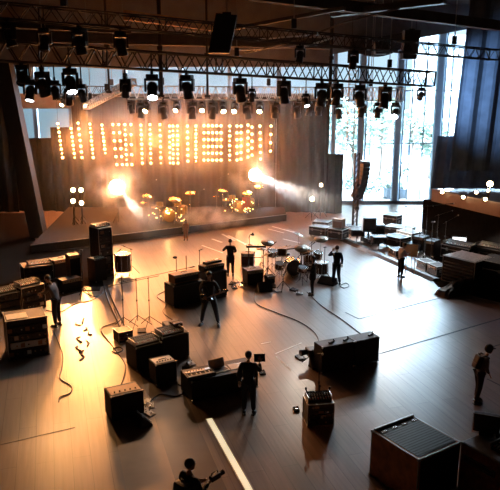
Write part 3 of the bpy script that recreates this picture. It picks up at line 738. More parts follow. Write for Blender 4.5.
def tripod(t, h0=.5, r=.34, m=BLKM, a0=.3):
    for k in range(3):
        a = a0+k*2*PI/3; l = MB().tube([(0, 0, h0), (math.cos(a)*r, math.sin(a)*r, .015)], .013).build('leg', m, t)
        MB().ball((math.cos(a)*r, math.sin(a)*r, .018), .02, seg=8).build('rubber_foot', RUB, l)
def mic_stand(label, p, h, boom=None, mic=True, name='microphone_stand', a0=.3, r=.34):
    t = thing(name, label, 'stand', p); tripod(t, .42, r, a0=a0)
    MB().cyl((0, 0, .2), (0, 0, h), .014, seg=8).build('pole', BLKM, t); B((0, 0, h*.55), (.05, .05, .07), bevel=.01).build('height_clutch', BLKM, t)
    tip = Vector((0, 0, h)); dr = Vector((.05, -.06, .02))
    if boom is not None:
        bv = Vector(boom); MB().cyl(Vector((0, 0, h))-bv*.3, Vector((0, 0, h))+bv, .011, seg=8).build('boom', BLKM, t); tip = tip+bv; dr = bv.normalized()*.08
        MB().cyl((0, -.03, h), (0, .03, h), .03, seg=8).build('boom_clamp', BLKM, t)
    if mic:
        mm = MB().cyl(tip-dr, tip+dr, .02, .026, seg=10).build('microphone', BLKM, t); MB().ball(tip+dr*1.3, .035, seg=10).build('grille', STEEL, mm, True)
    return t
def cable(label, px, r=.016, name='cable', m=RUB, z=.02):
    pts = [F(*p, z) for p in px]; sm = []
    for i in range(len(pts)-1):
        p0, p1, p2, p3 = pts[max(i-1, 0)], pts[i], pts[i+1], pts[min(i+2, len(pts)-1)]
        for k in range(6):
            s = k/6; sm.append(.5*((2*p1)+(p2-p0)*s+(2*p0-5*p1+4*p2-p3)*s*s+(3*p1-p0-3*p2+p3)*s**3))
    sm.append(pts[-1]); mb = MB(); mb.tube(sm, r); o = mb.build(name, m, None, True); return tag(o, label, 'cable')
def tape(label, a, b, w=.06, m=TAPE_STREAKW, name='tape_or_streak_strip', z=.006):  # floor tape; also lays the white strips painted as light streaks
    A, Bp = F(*a), F(*b); d = Bp-A; o = B((0, 0, 0), (d.length, w, .003)).build(name, m); o.location = (A+Bp)/2+Vector((0, 0, z)); o.rotation_euler.z = math.atan2(d.y, d.x)
    return tag(o, label, 'tape')
def pedal(label, p, yaw, m=STEEL, w=.14, d=.2):
    t = thing('effects_pedal', label, 'pedal', p, yaw); mb = MB(); mb.hull([Vector(v) for v in ((-w/2, 0, 0), (w/2, 0, 0), (w/2, d, 0), (-w/2, d, 0), (-w/2, 0, .04), (w/2, 0, .04), (w/2, d, .08), (-w/2, d, .08))]); mb.build('body', m, t)
    MB().cyl((0, d*.3, .04), (0, d*.3, .08), .025, seg=10).build('footswitch', CHROME, t)
    for s in (-.3, .3): MB().cyl((s*w, d*.78, .06), (s*w, d*.78, .1), .014, seg=8).build('knob', BLKG, t)
    return t
def wedge(label, p, yaw, w=.6, d=.45, h=.38):
    t = thing('floor_monitor', label, 'speaker', p, yaw); mb = MB(); mb.hull([Vector(v) for v in ((-w/2, 0, 0), (w/2, 0, 0), (w/2, d, 0), (-w/2, d, 0), (-w/2, .02, .06), (w/2, .02, .06), (w/2, d*.75, h), (-w/2, d*.75, h))]); mb.build('cabinet', BLK, t)
    a = math.atan2(h-.06, d*.75-.02); B((0, d*.385-.012, (h+.06)/2+.012), (w*.88, (d*.75)/math.cos(a)*.88, .015), rx=a).build('grille', GRILL, t)
    MB().tube([(-.1, d*.97, h*.4), (-.1, d*1.03, h*.45), (.1, d*1.03, h*.45), (.1, d*.97, h*.4)], .012).build('handle', RUB, t); return t

# drums
def drum(name, label, cat, p, r, h, shell, axis=None, legs=0, stand=0., head=DRUMH):
    t = thing(name, label, cat, p); M = Matrix.Identity(4)
    if axis is not None: M = Vector(axis).to_track_quat('Z', 'Y').to_matrix().to_4x4()
    zc = r+.02 if name == 'bass_drum' else stand; M = Matrix.Translation((0, 0, zc)) @ M
    MB().lathe([(r, 0), (r, h)], 20, M).build('shell', shell, t, True)
    for k, z in enumerate((0, h)):
        hd = MB().lathe([(0, z+(.006 if k else -.006)), (r*.98, z+(.004 if k else -.004)), (r*.98, z)], 20, M).build('drum_head', head, t)
        MB().lathe([(r*.97, z-.02), (r*1.05, z-.02), (r*1.05, z+.02), (r*.97, z+.02), (r*.97, z-.02)], 20, M).build('hoop', CHROME, t)
    mb = MB()
    for k in range(8):
        a = k*PI/4; mb.cyl(M @ Vector((math.cos(a)*r*1.06, math.sin(a)*r*1.06, .0)), M @ Vector((math.cos(a)*r*1.06, math.sin(a)*r*1.06, h)), .009, seg=6)
    mb.build('tension_rods', CHROME, t)
    if legs:
        for k in range(3):
            a = k*2*PI/3; MB().tube([(math.cos(a)*r*1.08, math.sin(a)*r*1.08, zc+h*.6), (math.cos(a)*r*1.1, math.sin(a)*r*1.1, .08), (math.cos(a)*r*1.2, math.sin(a)*r*1.2, .01)], .013).build('leg', CHROME, t)
    elif name == 'bass_drum':
        ax_ = Vector(axis).normalized(); sd = Vector((ax_.y, -ax_.x, 0))
        for s in (-1, 1): MB().tube([sd*s*r*.9+Vector((0, 0, r*.7))+ax_*h*.7, sd*s*r*1.25+Vector((0, 0, .01))+ax_*h*.9], .014).build('spur', CHROME, t)
    else:
        MB().cyl((0, 0, .1), (0, 0, zc), .016, seg=8).build('stand_pole', CHROME, t)
        for k in range(3):
            a = k*2*PI/3+.5; MB().tube([(0, 0, .35), (math.cos(a)*.28, math.sin(a)*.28, .012)], .012).build('leg', CHROME, t)
    return t
def cymbal(label, p, h, r, tilt=.25, az=0., brass=None):
    t = thing('cymbal_stand', label, 'cymbal', p); MB().cyl((0, 0, .12), (0, 0, h), .013, seg=8).build('pole', CHROME, t); tripod(t, .45, .3, CHROME, az)
    M = Matrix.Translation((0, 0, h)) @ Matrix.Rotation(az, 4, 'Z') @ Matrix.Rotation(tilt, 4, 'X')
    c = MB().lathe([(0, .03), (.03, .028), (.05, .008), (r*.6, -.004), (r, -.02), (r*.6, -.012), (.05, 0), (0, .02)], 22, M).build('cymbal', brass or BRASS, t, True)
    MB().cyl(M @ Vector((0, 0, .02)), M @ Vector((0, 0, .06)), .014, seg=8).build('wing_nut', CHROME, c); return t
def stool(label, p, h=.5, m=BLK):
    t = thing('drum_stool', label, 'stool', p); MB().lathe([(0, h-.08), (.15, h-.08), (.17, h-.04), (.16, h), (0, h+.005)], 18).build('seat', m, t, True); MB().cyl((0, 0, .15), (0, 0, h-.07), .02, seg=8).build('post', CHROME, t); tripod(t, .3, .24, CHROME); return t
def drum_kit(where, c, yaw, shell, s=1.0, extra=True, head=DRUMH):
    R_ = Matrix.Rotation(yaw, 3, 'Z'); p = lambda x, y: Vector(c)+R_ @ Vector((x*s, y*s, 0)); fw = R_ @ Vector((0, -1, 0)); br = BRASS if shell is DRUMG else mat('shaded_brass', (.12, .085, .05), .5, .8)  # middle kit gets darker brass, its backlit shade put into the colour
    drum('bass_drum', f'bass drum lying on its side {where}', 'drum', p(0, -.1), .29*s, .42*s, shell, fw, 0, 0., head)
    drum('tom_drum', f'left rack tom {where}', 'drum', p(-.42, -.35), .16*s, .22*s, shell, R_ @ Vector((.1, .35, 1)), 0, .72*s, head)
    drum('tom_drum', f'right rack tom {where}', 'drum', p(.42, -.35), .17*s, .24*s, shell, R_ @ Vector((-.1, .35, 1)), 0, .72*s, head)
    drum('snare_drum', f'shallow snare drum on its stand {where}', 'drum', p(-.52, .3), .18*s, .14*s, CHROME if shell is not DRUMG else shell, R_ @ Vector((0, .1, 1)), 0, .55*s, head)
    drum('floor_tom', f'deep floor tom on three legs {where}', 'drum', p(.75, .25), .22*s, .4*s, shell, None, 1, .2*s, head)
    cymbal(f'left crash cymbal on its stand {where}', p(-.95, -.45), 1.25*s, .24*s, .3, yaw+.3, br); cymbal(f'right crash cymbal on its stand {where}', p(.98, -.4), 1.3*s, .25*s, .28, yaw-.4, br)
    if extra: cymbal(f'low hi-hat cymbal {where}', p(-1.05, .3), .85*s, .19*s, .02, yaw, br); cymbal(f'wide ride cymbal {where}', p(.2, -.85), 1.1*s, .28*s, .35, yaw, br)
    stool(f'round drum stool {where}', p(0, .8), .5*s)

# ------------------------------------------------------------------ people
def skin_mesh(nodes, edges, root, sub=2):
    me = bpy.data.meshes.new('m'); names = list(nodes); ix = {n: i for i, n in enumerate(names)}
    me.from_pydata([nodes[n][0] for n in names], [(ix[a], ix[b]) for a, b in edges], []); o = bpy.data.objects.new('m', me); COL.objects.link(o)
    sk = o.modifiers.new('s', 'SKIN'); sk.use_smooth_shade = True; sk.branch_smoothing = .3
    sv = me.skin_vertices[0].data
    for n, i in ix.items():
        r = nodes[n][1]; sv[i].radius = (r, r) if not isinstance(r, tuple) else r
        sv[i].use_root = (n == root)
    ss = o.modifiers.new('u', 'SUBSURF'); ss.levels = sub; ss.render_levels = sub
    bpy.context.view_layer.update(); dg = bpy.context.evaluated_depsgraph_get()
    new = bpy.data.meshes.new_from_object(o.evaluated_get(dg)); bpy.data.objects.remove(o); bpy.data.meshes.remove(me)
    return new
def person(label, p, yaw, height=1.78, pose=None, top=CLOTHK, legs=CLOTHK, hair='short', coat=False, hat=None, name='person', headturn=0., headtilt=0., shoes=SHOE, group=None):
    """faces local +Y; +X is the figure's right hand side"""
    t = thing(name, label, 'person', p, yaw); k = height/1.75
    J = dict(pel=(0, 0, .96), spine=(0, .0, 1.12), chest=(0, -.005, 1.30), neck=(0, 0, 1.47), head=(0, .015, 1.56),
             shR=(.165, -.01, 1.425), elR=(.235, -.02, 1.14), wrR=(.25, .06, .90), shL=(-.165, -.01, 1.425), elL=(-.235, -.02, 1.14), wrL=(-.25, .06, .90),
             hipR=(.09, 0, .93), knR=(.105, .03, .50), anR=(.115, 0, .09), toR=(.13, .15, .035), hipL=(-.09, 0, .93), knL=(-.105, .03, .50), anL=(-.115, 0, .09), toL=(-.13, .15, .035))
    for a, v in (pose or {}).items(): J[a] = v
    J = {a: Vector(v)*k for a, v in J.items()}
    E = [('pel', 'spine'), ('spine', 'chest'), ('chest', 'neck'), ('neck', 'head')]
    for s in 'RL': E += [('chest', 'sh'+s), ('sh'+s, 'el'+s), ('el'+s, 'wr'+s), ('pel', 'hip'+s), ('hip'+s, 'kn'+s), ('kn'+s, 'an'+s), ('an'+s, 'to'+s)]
    Rr = dict(pel=(.125, .095), spine=(.125, .09), chest=(.15, .105), neck=.052, head=.055)
    for s in 'RL': Rr.update({'sh'+s: .055, 'el'+s: .04, 'wr'+s: .027, 'hip'+s: .088, 'kn'+s: .056, 'an'+s: .038, 'to'+s: .032})
    sc = lambda r, f, e: tuple(x*f*k+e for x in r) if isinstance(r, tuple) else r*f*k+e
    body = skin_mesh({n: (J[n], sc(Rr[n], .95 if n in ('neck', 'head', 'wrR', 'wrL') else .7, 0)) for n in J}, E, 'pel')
    bm = bmesh.new(); bm.from_mesh(body)
    # head: skull, jaw, nose, ears, brow
    up = (J['head']-J['neck']).normalized(); hc = J['head']+up*.085*k; Hm = Matrix.Rotation(headturn, 4, 'Z') @ Matrix.Rotation(headtilt, 4, 'X'); Ht = Matrix.Translation(hc) @ Hm @ Matrix.Diagonal((k, k, k, 1))
    def blob(c, r, s, seg=14): bmesh.ops.create_uvsphere(bm, u_segments=seg, v_segments=10, radius=r, matrix=Ht @ Matrix.Translation(c) @ Matrix.Diagonal((*s, 1)))
    blob((0, -.005, .02), .1, (.78, .98, 1.1)); blob((0, .03, -.05), .065, (.85, .95, 1.0)); blob((0, .095, -.02), .016, (.8, 1.2, 1.8), 8); blob((0, .083, -.062), .02, (1.3, .5, .45), 8)
    for s in (-1, 1): blob((s*.08, -.005, -.005), .026, (.4, .8, 1.2), 8)
    # hands: palm, four fingers, thumb
    for s in 'RL':
        w = J['wr'+s]; d = (w-J['el'+s]).normalized(); sd = d.cross(Vector((0, 1, 0)) if abs(d.y) < .8 else Vector((1, 0, 0))).normalized(); nn = sd.cross(d); sg = 1 if s == 'R' else -1
        q = Matrix(((sd.x, nn.x, d.x, 0), (sd.y, nn.y, d.y, 0), (sd.z, nn.z, d.z, 0), (0, 0, 0, 1)))
        bmesh.ops.create_uvsphere(bm, u_segments=10, v_segments=8, radius=.05*k, matrix=Matrix.Translation(w+d*.05*k) @ q @ Matrix.Diagonal((.85, .42, 1.15, 1)))
        for j, (o_, l1) in enumerate(((-.03, .062), (-.01, .075), (.01, .07), (.03, .052))):
            r0 = w+d*.09*k+sd*o_*k; r1 = r0+d*l1*.6*k+nn*.008*k; r2 = r1+d*l1*.45*k-nn*.03*k
            for A_, B_, ra_, rb_ in ((r0, r1, .0095, .009), (r1, r2, .009, .007)):
                dd = B_-A_; bmesh.ops.create_cone(bm, cap_ends=True, segments=7, radius1=ra_*k, radius2=rb_*k, depth=dd.length, matrix=Matrix.Translation((A_+B_)/2) @ dd.to_track_quat('Z', 'Y').to_matrix().to_4x4())
        r0 = w+d*.035*k-sd*.035*sg*k; r1 = r0+(d*.04-sd*.03*sg)*k; r2 = r1+d*.03*k
        for A_, B_ in ((r0, r1), (r1, r2)):
            dd = B_-A_; bmesh.ops.create_cone(bm, cap_ends=True, segments=7, radius1=.011*k, radius2=.009*k, depth=dd.length, matrix=Matrix.Translation((A_+B_)/2) @ dd.to_track_quat('Z', 'Y').to_matrix().to_4x4())
    bm.to_mesh(body); bm.free(); body.name = 'body'; body.materials.clear(); body.materials.append(SKIN)
    for f in body.polygons: f.use_smooth = True
    def add(nm, me, m):
        me.name = nm; me.materials.clear(); me.materials.append(m)
        for f in me.polygons: f.use_smooth = True
        o = bpy.data.objects.new(nm, me); COL.objects.link(o); o.parent = t; return o
    bo = add('body', body, SKIN)
    for s in (-1, 1): MB().ball(Ht @ Vector((s*.032, .082, .012)), .011*k, seg=8).build('eye', DRUMH, bo, True)
    # clothes
    un = ['pel', 'spine', 'chest', 'shR', 'elR', 'wrR', 'shL', 'elL', 'wrL']; N = {}
    for n in un: N[n] = (J[n], sc(Rr[n], 1.2, .014))
    for s in 'RL': N['wr'+s] = (J['wr'+s]*.9+J['el'+s]*.1, .040*k)
    N['collar'] = (J['chest'].lerp(J['neck'], .88), .078*k); N['hem'] = (J['pel']+Vector((0, 0, -.06*k)), sc((.145, .115), 1.15, .012))
    Eu = [('hem', 'pel'), ('pel', 'spine'), ('spine', 'chest'), ('chest', 'collar')]
    for s in 'RL': Eu += [('chest', 'sh'+s), ('sh'+s, 'el'+s), ('el'+s, 'wr'+s)]
    if coat: N['hem'] = ((J['knR']+J['knL'])/2+Vector((0, 0, .1*k)), (.25*k, .19*k)); N['pel'] = (J['pel'], sc((.19, .14), 1.0, .014))
    add('coat' if coat else 'shirt', skin_mesh(N, Eu, 'spine'), top)
    ln = {'pel': (J['pel']+Vector((0, 0, .0)), sc((.11, .085), 1.0, .008))}; El = []
    for s in 'RL':
        for n in ('hip', 'kn', 'an'): ln[n+s] = (J[n+s]+(Vector((0, 0, .015)) if n == 'an' else Vector()), Rr[n+s]*1.2*k+.016)
        El += [('pel', 'hip'+s), ('hip'+s, 'kn'+s), ('kn'+s, 'an'+s)]
    add('trousers', skin_mesh(ln, El, 'pel'), legs)
    for s in 'RL':
        a_, b_ = J['an'+s], J['to'+s]; d = (b_-a_); d.z = 0; d.normalize(); mb = MB(); ang = math.atan2(d.y, d.x)-PI/2; z0 = min(a_.z-.09*k, b_.z-.035*k)
        cc = a_+d*.055*k; mb.box((cc.x, cc.y, z0+.012*k), (.095*k, .28*k, .024*k), rz=ang, bevel=.008*k); mb.ball((cc.x+d.x*.03*k, cc.y+d.y*.03*k, z0+.04*k), .06*k, (.8, 1.75, .75), M=Matrix.Rotation(ang, 4, 'Z')); mb.ball((a_.x, a_.y, z0+.07*k), .056*k, (.85, 1, 1.1)); mb.build('shoe', shoes, t, True)
    hb = MB()
    hs = {'short': 1.0, 'long': 1.05, 'puff': 1.35}[hair]
    hb.bm.verts.ensure_lookup_table()
    bmesh.ops.create_uvsphere(hb.bm, u_segments=16, v_segments=12, radius=.1*hs, matrix=Ht @ Matrix.Translation((0, -.016, .036 if hair != 'puff' else .05)) @ Matrix.Diagonal((.86, .98, 1.02, 1)))
    cut = [v for v in hb.bm.verts if (Ht.inverted() @ v.co).y > .055 and (Ht.inverted() @ v.co).z < .05]; bmesh.ops.delete(hb.bm, geom=cut, context='VERTS')
    if hair == 'long': bmesh.ops.create_uvsphere(hb.bm, u_segments=12, v_segments=8, radius=.1, matrix=Ht @ Matrix.Translation((0, -.05, -.08)) @ Matrix.Diagonal((.8, .45, 1.3, 1)))
    hb.build('hair', HAIR, t, True)
    if hat:
        mb = MB(); mb.lathe([(0, .15), (.07, .145), (.1, .10), (.105, .045), (.17 if hat == 'brim' else .108, .04), (.17 if hat == 'brim' else .108, .032), (.09, .03)], 16, Ht)
        if hat == 'cap': mb.ball(Ht @ Vector((0, .13, .04)), .07, (.9, .9, .12))
        mb.build('hat', CLOTHK, t, True)
    t['J'] = 0; del t['J']
    return t, J
HAZE, SKY, EXPO = .0095, 1.25, .0

# ================================================================== PEOPLE
def stand_at(label, px, feet, head, yaw, **kw):
    p = F(px, feet); h = hgt(px, feet, head); return person(label, p, yaw, h, **kw)
t, J = stand_at('person in a black suit standing with their back to us, holding up a dark tablet', 248.5, 414, 352, -.08, pose=dict(elR=(.30, .06, 1.20), wrR=(.27, .27, 1.36), anR=(.13, 0, .09), toR=(.16, .14, .035), knR=(.115, .02, .5), elL=(-.25, -.04, 1.15), wrL=(-.24, .02, .9)), headturn=-.3)
w = J['wrR']; tp = loc3(t, w.x-.01, w.y+.125, w.z+.07)
tb = thing('tablet', 'dark tablet held up by the person in the black suit', 'tablet', tp, t.rotation_euler.z+.15)
B((0, 0, 0), (.30, .014, .21), bevel=.005, rx=-.5).build('body', BLKG, tb); B((0, -.0075, -.004), (.27, .003, .18), rx=-.5).build('screen', LENSD, tb)
stand_at('person in a grey top and black trousers leaning to the racks at the left', 58, 326, 275.5, 1.25, top=CLOTHG, pose=dict(spine=(0, .03, 1.12), chest=(0, .09, 1.30), neck=(0, .17, 1.46), head=(0, .22, 1.54), shR=(.165, .12, 1.41), shL=(-.165, .12, 1.41), elR=(.2, .27, 1.2), wrR=(.16, .48, 1.12), elL=(-.2, .25, 1.2), wrL=(-.15, .46, 1.12)), headtilt=-.3)
tG, JG = stand_at('person in black facing us with legs apart, playing a black electric guitar', 210, 325, 272, PI-.15, pose=dict(hipR=(.1, 0, .92), knR=(.2, .03, .50), anR=(.27, 0, .09), toR=(.31, .14, .035), hipL=(-.1, 0, .92), knL=(-.2, .03, .5), anL=(-.27, 0, .09), toL=(-.31, .14, .035),
           elR=(.30, -.03, 1.17), wrR=(.13, .20, 1.03), elL=(-.30, .0, 1.15), wrL=(-.36, .22, 1.22)), hair='long', headtilt=-.35)
k = hgt(210, 325, 272)/1.75
g = thing('electric_guitar', 'black electric guitar worn by the person facing us', 'guitar', loc3(tG, .06*k, .20*k, .98*k), tG.rotation_euler.z)
g.rotation_euler = (0, .38, tG.rotation_euler.z)
mb = MB(); pr = [(.24, -.02), (.22, .13), (.10, .17), (.0, .12), (-.10, .17), (-.2, .15), (-.16, .08), (-.16, -.06), (-.22, -.14), (-.1, -.16), (.0, -.12), (.12, -.17), (.22, -.13)]
v0 = [mb.bm.verts.new((x, 0, z)) for x, z in pr]; v1 = [mb.bm.verts.new((x, .05, z)) for x, z in pr]
mb.bm.faces.new(v0); mb.bm.faces.new(v1[::-1])
for i in range(len(pr)): mb.bm.faces.new((v0[i], v0[(i+1) % len(pr)], v1[(i+1) % len(pr)], v1[i]))
gb = mb.build('body', BLKG, g); B((.02, .055, 0), (.06, .02, .09)).build('pickup', CHROME, gb); B((.14, .055, 0), (.03, .02, .09)).build('bridge', CHROME, gb)
B((-.44, .045, .0), (.58, .02, .05)).build('neck', WOOD, g); hsd = B((-.80, .045, .01), (.17, .018, .09), bevel=.01).build('headstock', BLKG, g)
for q_ in range(6): MB().cyl((-.74-q_*.022, .045, .05), (-.74-q_*.022, .045, .075), .008, seg=6).build('tuning_peg', CHROME, hsd)
mb = MB()
for q_ in range(6): mb.cyl((.14, .067, -.02+q_*.008), (-.76, .058, -.018+q_*.007), .002, seg=4)
mb.build('strings', STEEL, g)
MB().tube([(.2, -.0, .1), (.16, -.06, .32), (.0, -.10, .44), (-.12, -.05, .40), (-.16, .0, .16)], .02).build('strap', BLKM, g)
stand_at('person in a long black coat with their back to us beside the brown amplifier', 230.5, 276, 239.5, .12, coat=True, pose=dict(elL=(-.33, .06, 1.22), wrL=(-.22, .30, 1.25), elR=(.27, .05, 1.17), wrR=(.14, .27, 1.08)), headtilt=-.15)
stand_at('person in a dark coat facing left in front of the drum kit', 312.5, 295, 256, 1.45, coat=True, hair='long', pose=dict(elR=(.24, .02, 1.17), wrR=(.13, .26, 1.07), elL=(-.24, .05, 1.18), wrL=(-.12, .3, 1.12)))
stand_at('person in a navy top seen from behind, a hand raised to the head', 336, 285, 246, .1, top=CLOTHN, legs=CLOTHN, pose=dict(elL=(-.34, .12, 1.3), wrL=(-.17, .12, 1.52), anR=(.16, 0, .09), toR=(.2, .14, .035), anL=(-.15, 0, .09), toL=(-.19, .14, .035)))
stand_at('person in a white shirt and dark trousers looking down at a music stand', 400, 277, 242.5, -1.15, top=CLOTHW, pose=dict(chest=(0, .03, 1.30), neck=(0, .08, 1.46), head=(0, .13, 1.53), shR=(.165, .03, 1.41), shL=(-.165, .03, 1.41), elR=(.22, .12, 1.16), wrR=(.12, .36, 1.18), elL=(-.22, .12, 1.16), wrL=(-.12, .36, 1.18), toR=(.14, .17, .035)), headtilt=-.4)
tB, JB = stand_at('person in dark clothes with a backpack walking to the right at the right edge', 477, 402, 346.5, -1.38, hair='puff', top=CLOTHG, pose=dict(pel=(0, .02, .95), spine=(0, .05, 1.12), chest=(0, .10, 1.30), neck=(0, .17, 1.46), head=(0, .21, 1.545), shR=(.165, .11, 1.42), shL=(-.165, .11, 1.42), elR=(.22, .07, 1.15), wrR=(.18, .2, .95), elL=(-.22, .05, 1.15), wrL=(-.18, .22, .97),
           hipR=(.09, .0, .92), hipL=(-.09, .0, .92), knR=(.10, -.02, .50), anR=(.10, -.1, .09), toR=(.11, .07, .035), knL=(-.1, .06, .50), anL=(-.1, .02, .09), toL=(-.11, .19, .035)), hat='cap')
def backpack(label, owner, k, y=-.12, z=1.02, tilt=-.15, sc_b=1.):
    t = thing('backpack', label, 'bag', loc3(owner, 0, y*k, z*k), owner.rotation_euler.z); t.scale = (sc_b,)*3
    B((0, -.07, .2), (.32, .20, .46), bevel=.06, rx=tilt).build('body', BLK, t); B((0, -.18, .10), (.24, .07, .2), bevel=.03, rx=tilt).build('front_pocket', CLOTHG, t)
    for s in (-1, 1): MB().tube([(s*.1, .02, .40), (s*.13, .10, .46), (s*.14, .27, .36), (s*.14, .26, .18), (s*.13, .08, .04)], .022).build('shoulder_strap', BLKM, t)
    MB().tube([(-.05, -.03, .45), (-.04, -.04, .5), (.04, -.04, .5), (.05, -.03, .45)], .012).build('handle', BLKM, t); return t
backpack('black backpack on the person walking at the right edge', tB, 1.0, y=-.03, z=1.06, tilt=-.3, sc_b=.8)
tC, JC = stand_at('person in a black jacket at the very bottom, cut off by the frame', 191, 543, 460, -.75, pose=dict(elR=(.26, .05, 1.17), wrR=(.17, .33, 1.2), elL=(-.26, .03, 1.16), wrL=(-.1, .32, 1.12)), headturn=-.2)
backpack('black backpack on the person at the very bottom', tC, 1.0, y=-.14, z=.98)
w = JC['wrR']; c_ = thing('video_camera', 'small black video camera held by the person at the very bottom', 'camera', loc3(tC, w.x, w.y+.14, w.z+.02), tC.rotation_euler.z)
B((0, .02, .03), (.1, .24, .11), bevel=.015).build('body', BLKM, c_); MB().cyl((0, .14, .03), (0, .24, .03), .045, .05, seg=14).build('lens', LENSD, c_); MB().tube([(0, -.08, .09), (0, -.06, .14), (0, .08, .14), (0, .1, .09)], .012).build('handle', BLKM, c_)
stand_at('small distant person in orange standing before the left riser in the smoke', 186, 240, 220, PI, top=CLOTHO, legs=CLOTHO, hair='long')

# ================================================================== GEAR, LEFT
t1 = flight_case('large open road case in front of the left rack group, full of gear', (9, 361), (50, 354), 322, 1.0, name='road_case', wheels=False, lid=False, latches=False); w, d, h = t1['wdh']
for k in range(4):
    u = B((0, -.02, h*(.16+.2*k)), (w*.86, .05, h*.16), bevel=.008).build('rack_unit', [BLKM, STEEL, BLKG, BLKM][k], t1)
    for j in range(7):
        x = (-.42+.14*j)*w; (MB().cyl((x, -.04, h*(.16+.2*k)), (x, -.07, h*(.16+.2*k)), .025, seg=8) if (j+k) % 3 else B((x, -.05, h*(.16+.2*k)), (.13, .02, h*.1))).build('knob' if (j+k) % 3 else 'display', [CREAM if j == 4 else TAN, STEEL, BLKG, TAN][(j*3+k) % 4], u)
B((-w*.2, d*.4, h+.008), (w*.5, d*.5, .012)).build('lid_sheet', CREAM, t1)
t2 = rack_case('open equipment rack behind the front road case at the far left edge', (0, 317.5), (21.5, 312.5), 296, .8, units=3)
t3 = rack_case('open equipment rack with a mixing desk on top, left of the leaning person', (23, 313), (46, 307), 289, .9, units=3)
mixer('small mixing desk lying on the rack left of the leaning person', on_top(t3, 0, .2), t3.rotation_euler.z, .8, .5)
mixer('small mixing desk lying on the rack at the far left edge', on_top(t2, 0, .2), t2.rotation_euler.z, .7, .45)
t4 = rack_case('wide rack with a pale top behind the leaning person', (25, 283), (54, 279), 268, .9, units=2, topm=TAN)
mixer('flat patch mixer lying on the wide rack behind the leaning person', on_top(t4, .1, .2), t4.rotation_euler.z, 1.0, .45)
t5 = amp('black speaker cabinet right of the wide rack at the left', (55.5, 279), (74, 275), 261, .6)
t6 = amp('low black speaker cabinet on the floor right of the leaning person', (63, 294), (82, 290), 281, .5, knobs=6)
t7 = amp('tan speaker cabinet standing behind the low black one at the left', (71, 283), (82, 281), 256, .5, m=TAN, knobs=5)
mic_stand('thin straight microphone stand beside the tan cabinet', F(84, 297), 2.0, None)
pedal('flat black pedal board on the floor right of the low black cabinet', F(91, 291), .1, BLKM, .75, .35)
# tall stack by the riser
t8 = rack_case('tall equipment tower with a bright top, before the left end of the riser', (101, 279), (114, 276), 229, .8, units=7, name='equipment_tower', topm=CREAM)
mixer('mixing desk on top of the tall tower at the left of the riser', on_top(t8, 0, .2), t8.rotation_euler.z, .7, .45)
t9 = amp('boxy amplifier standing left in front of the tall tower', (96, 283), (107.5, 280), 260, .6, toppanel=True, knobs=5)
drum('floor_tom', 'deep floor tom drum right of the tall tower', 'drum', F(123.5, 275), .36, .8, DRUMS, None, 1, .22)
mic_stand('microphone stand left of the tall tower', F(94, 268), 1.7, (.3, .1, .2)); mic_stand('short microphone stand between the tall tower and the floor tom', F(116, 282), 1.3, (.25, -.1, .2))
mic_stand('microphone stand right of the floor tom near the riser', F(132, 274), 1.2, (-.3, -.05, .15))
# stand cluster
for px, fy, ty, bm_, lab in ((124, 328, 276, None, 'left upright of the tall stand group on the bright floor'), (138, 326, 279, (2.0, .35, .35), 'tall boom stand in the middle of the stand group, its long arm reaching right'), (150, 327, 278, (-1.3, -.1, -.25), 'right tripod boom stand of the stand group, its arm reaching left')):
    mic_stand(lab, F(px, fy), hgt(px, fy, ty), bm_, name='boom_stand', r=.5)
tx = rack_case('small open gear box on the floor at the left foot of the stand group', (119, 344), (133, 341), 333, .5, units=2, name='gear_box')
pedal('small black pedal at the foot of the tall boom stands', F(142, 333), .2, BLKM, .3, .3)
# double rack with gear on top
tA = amp('left black cabinet of the joined pair under the mixing gear', (137, 372), (162.5, 365), 348.5, .75, knobs=0, handle=False)
tA2 = amp('right black cabinet of the joined pair under the mixing gear', (163, 364.8), (189.5, 357.5), 338.5, .75, knobs=0, handle=False)
mixer('left mixing desk lying on the joined pair of black cabinets', on_top(tA, 0, .12), tA.rotation_euler.z, .8, .5)
mixer('right mixing desk lying on the joined pair of black cabinets', on_top(tA2, -.04, .12), tA2.rotation_euler.z, .75, .5)
q = on_top(tA2, .34, .55); amp('tiny black amplifier head on the right end of the joined cabinets', None, None, None, .3, pos=(q, .3, tA2.rotation_euler.z, .2), knobs=4, name='amplifier_head')
amp('black combo amplifier standing behind the joined pair of cabinets', (166.5, 342), (183, 339.5), 326, .5, knobs=5)
tS = amp('small combo amplifier with a pale knob panel in front of the joined pair', (156.5, 387), (177, 382), 365.5, .55, toppanel=True, knobs=6)
tF = amp('black cabinet with a tan top panel standing alone at the lower left', (112, 423), (144.5, 415), 397.5, .62, toppanel=True, panel=TAN, knobs=5, handle=False)
for i, (px, py, m) in enumerate(((146, 405, STEEL), (151, 409, CHROME), (147, 413, CREAM), (153, 416, STEEL))):
    pedal(['silver effects pedal right of the lone cabinet, farthest back', 'chrome effects pedal right of the lone cabinet, farthest right', 'cream effects pedal right of the lone cabinet, close to its corner', 'silver effects pedal right of the lone cabinet, nearest the camera'][i], F(px, py), .3*i, m, .2, .26)
wedge('small black floor monitor right of the lone cabinet', F(148.5, 421.5), 2.2, .5, .36, .3)
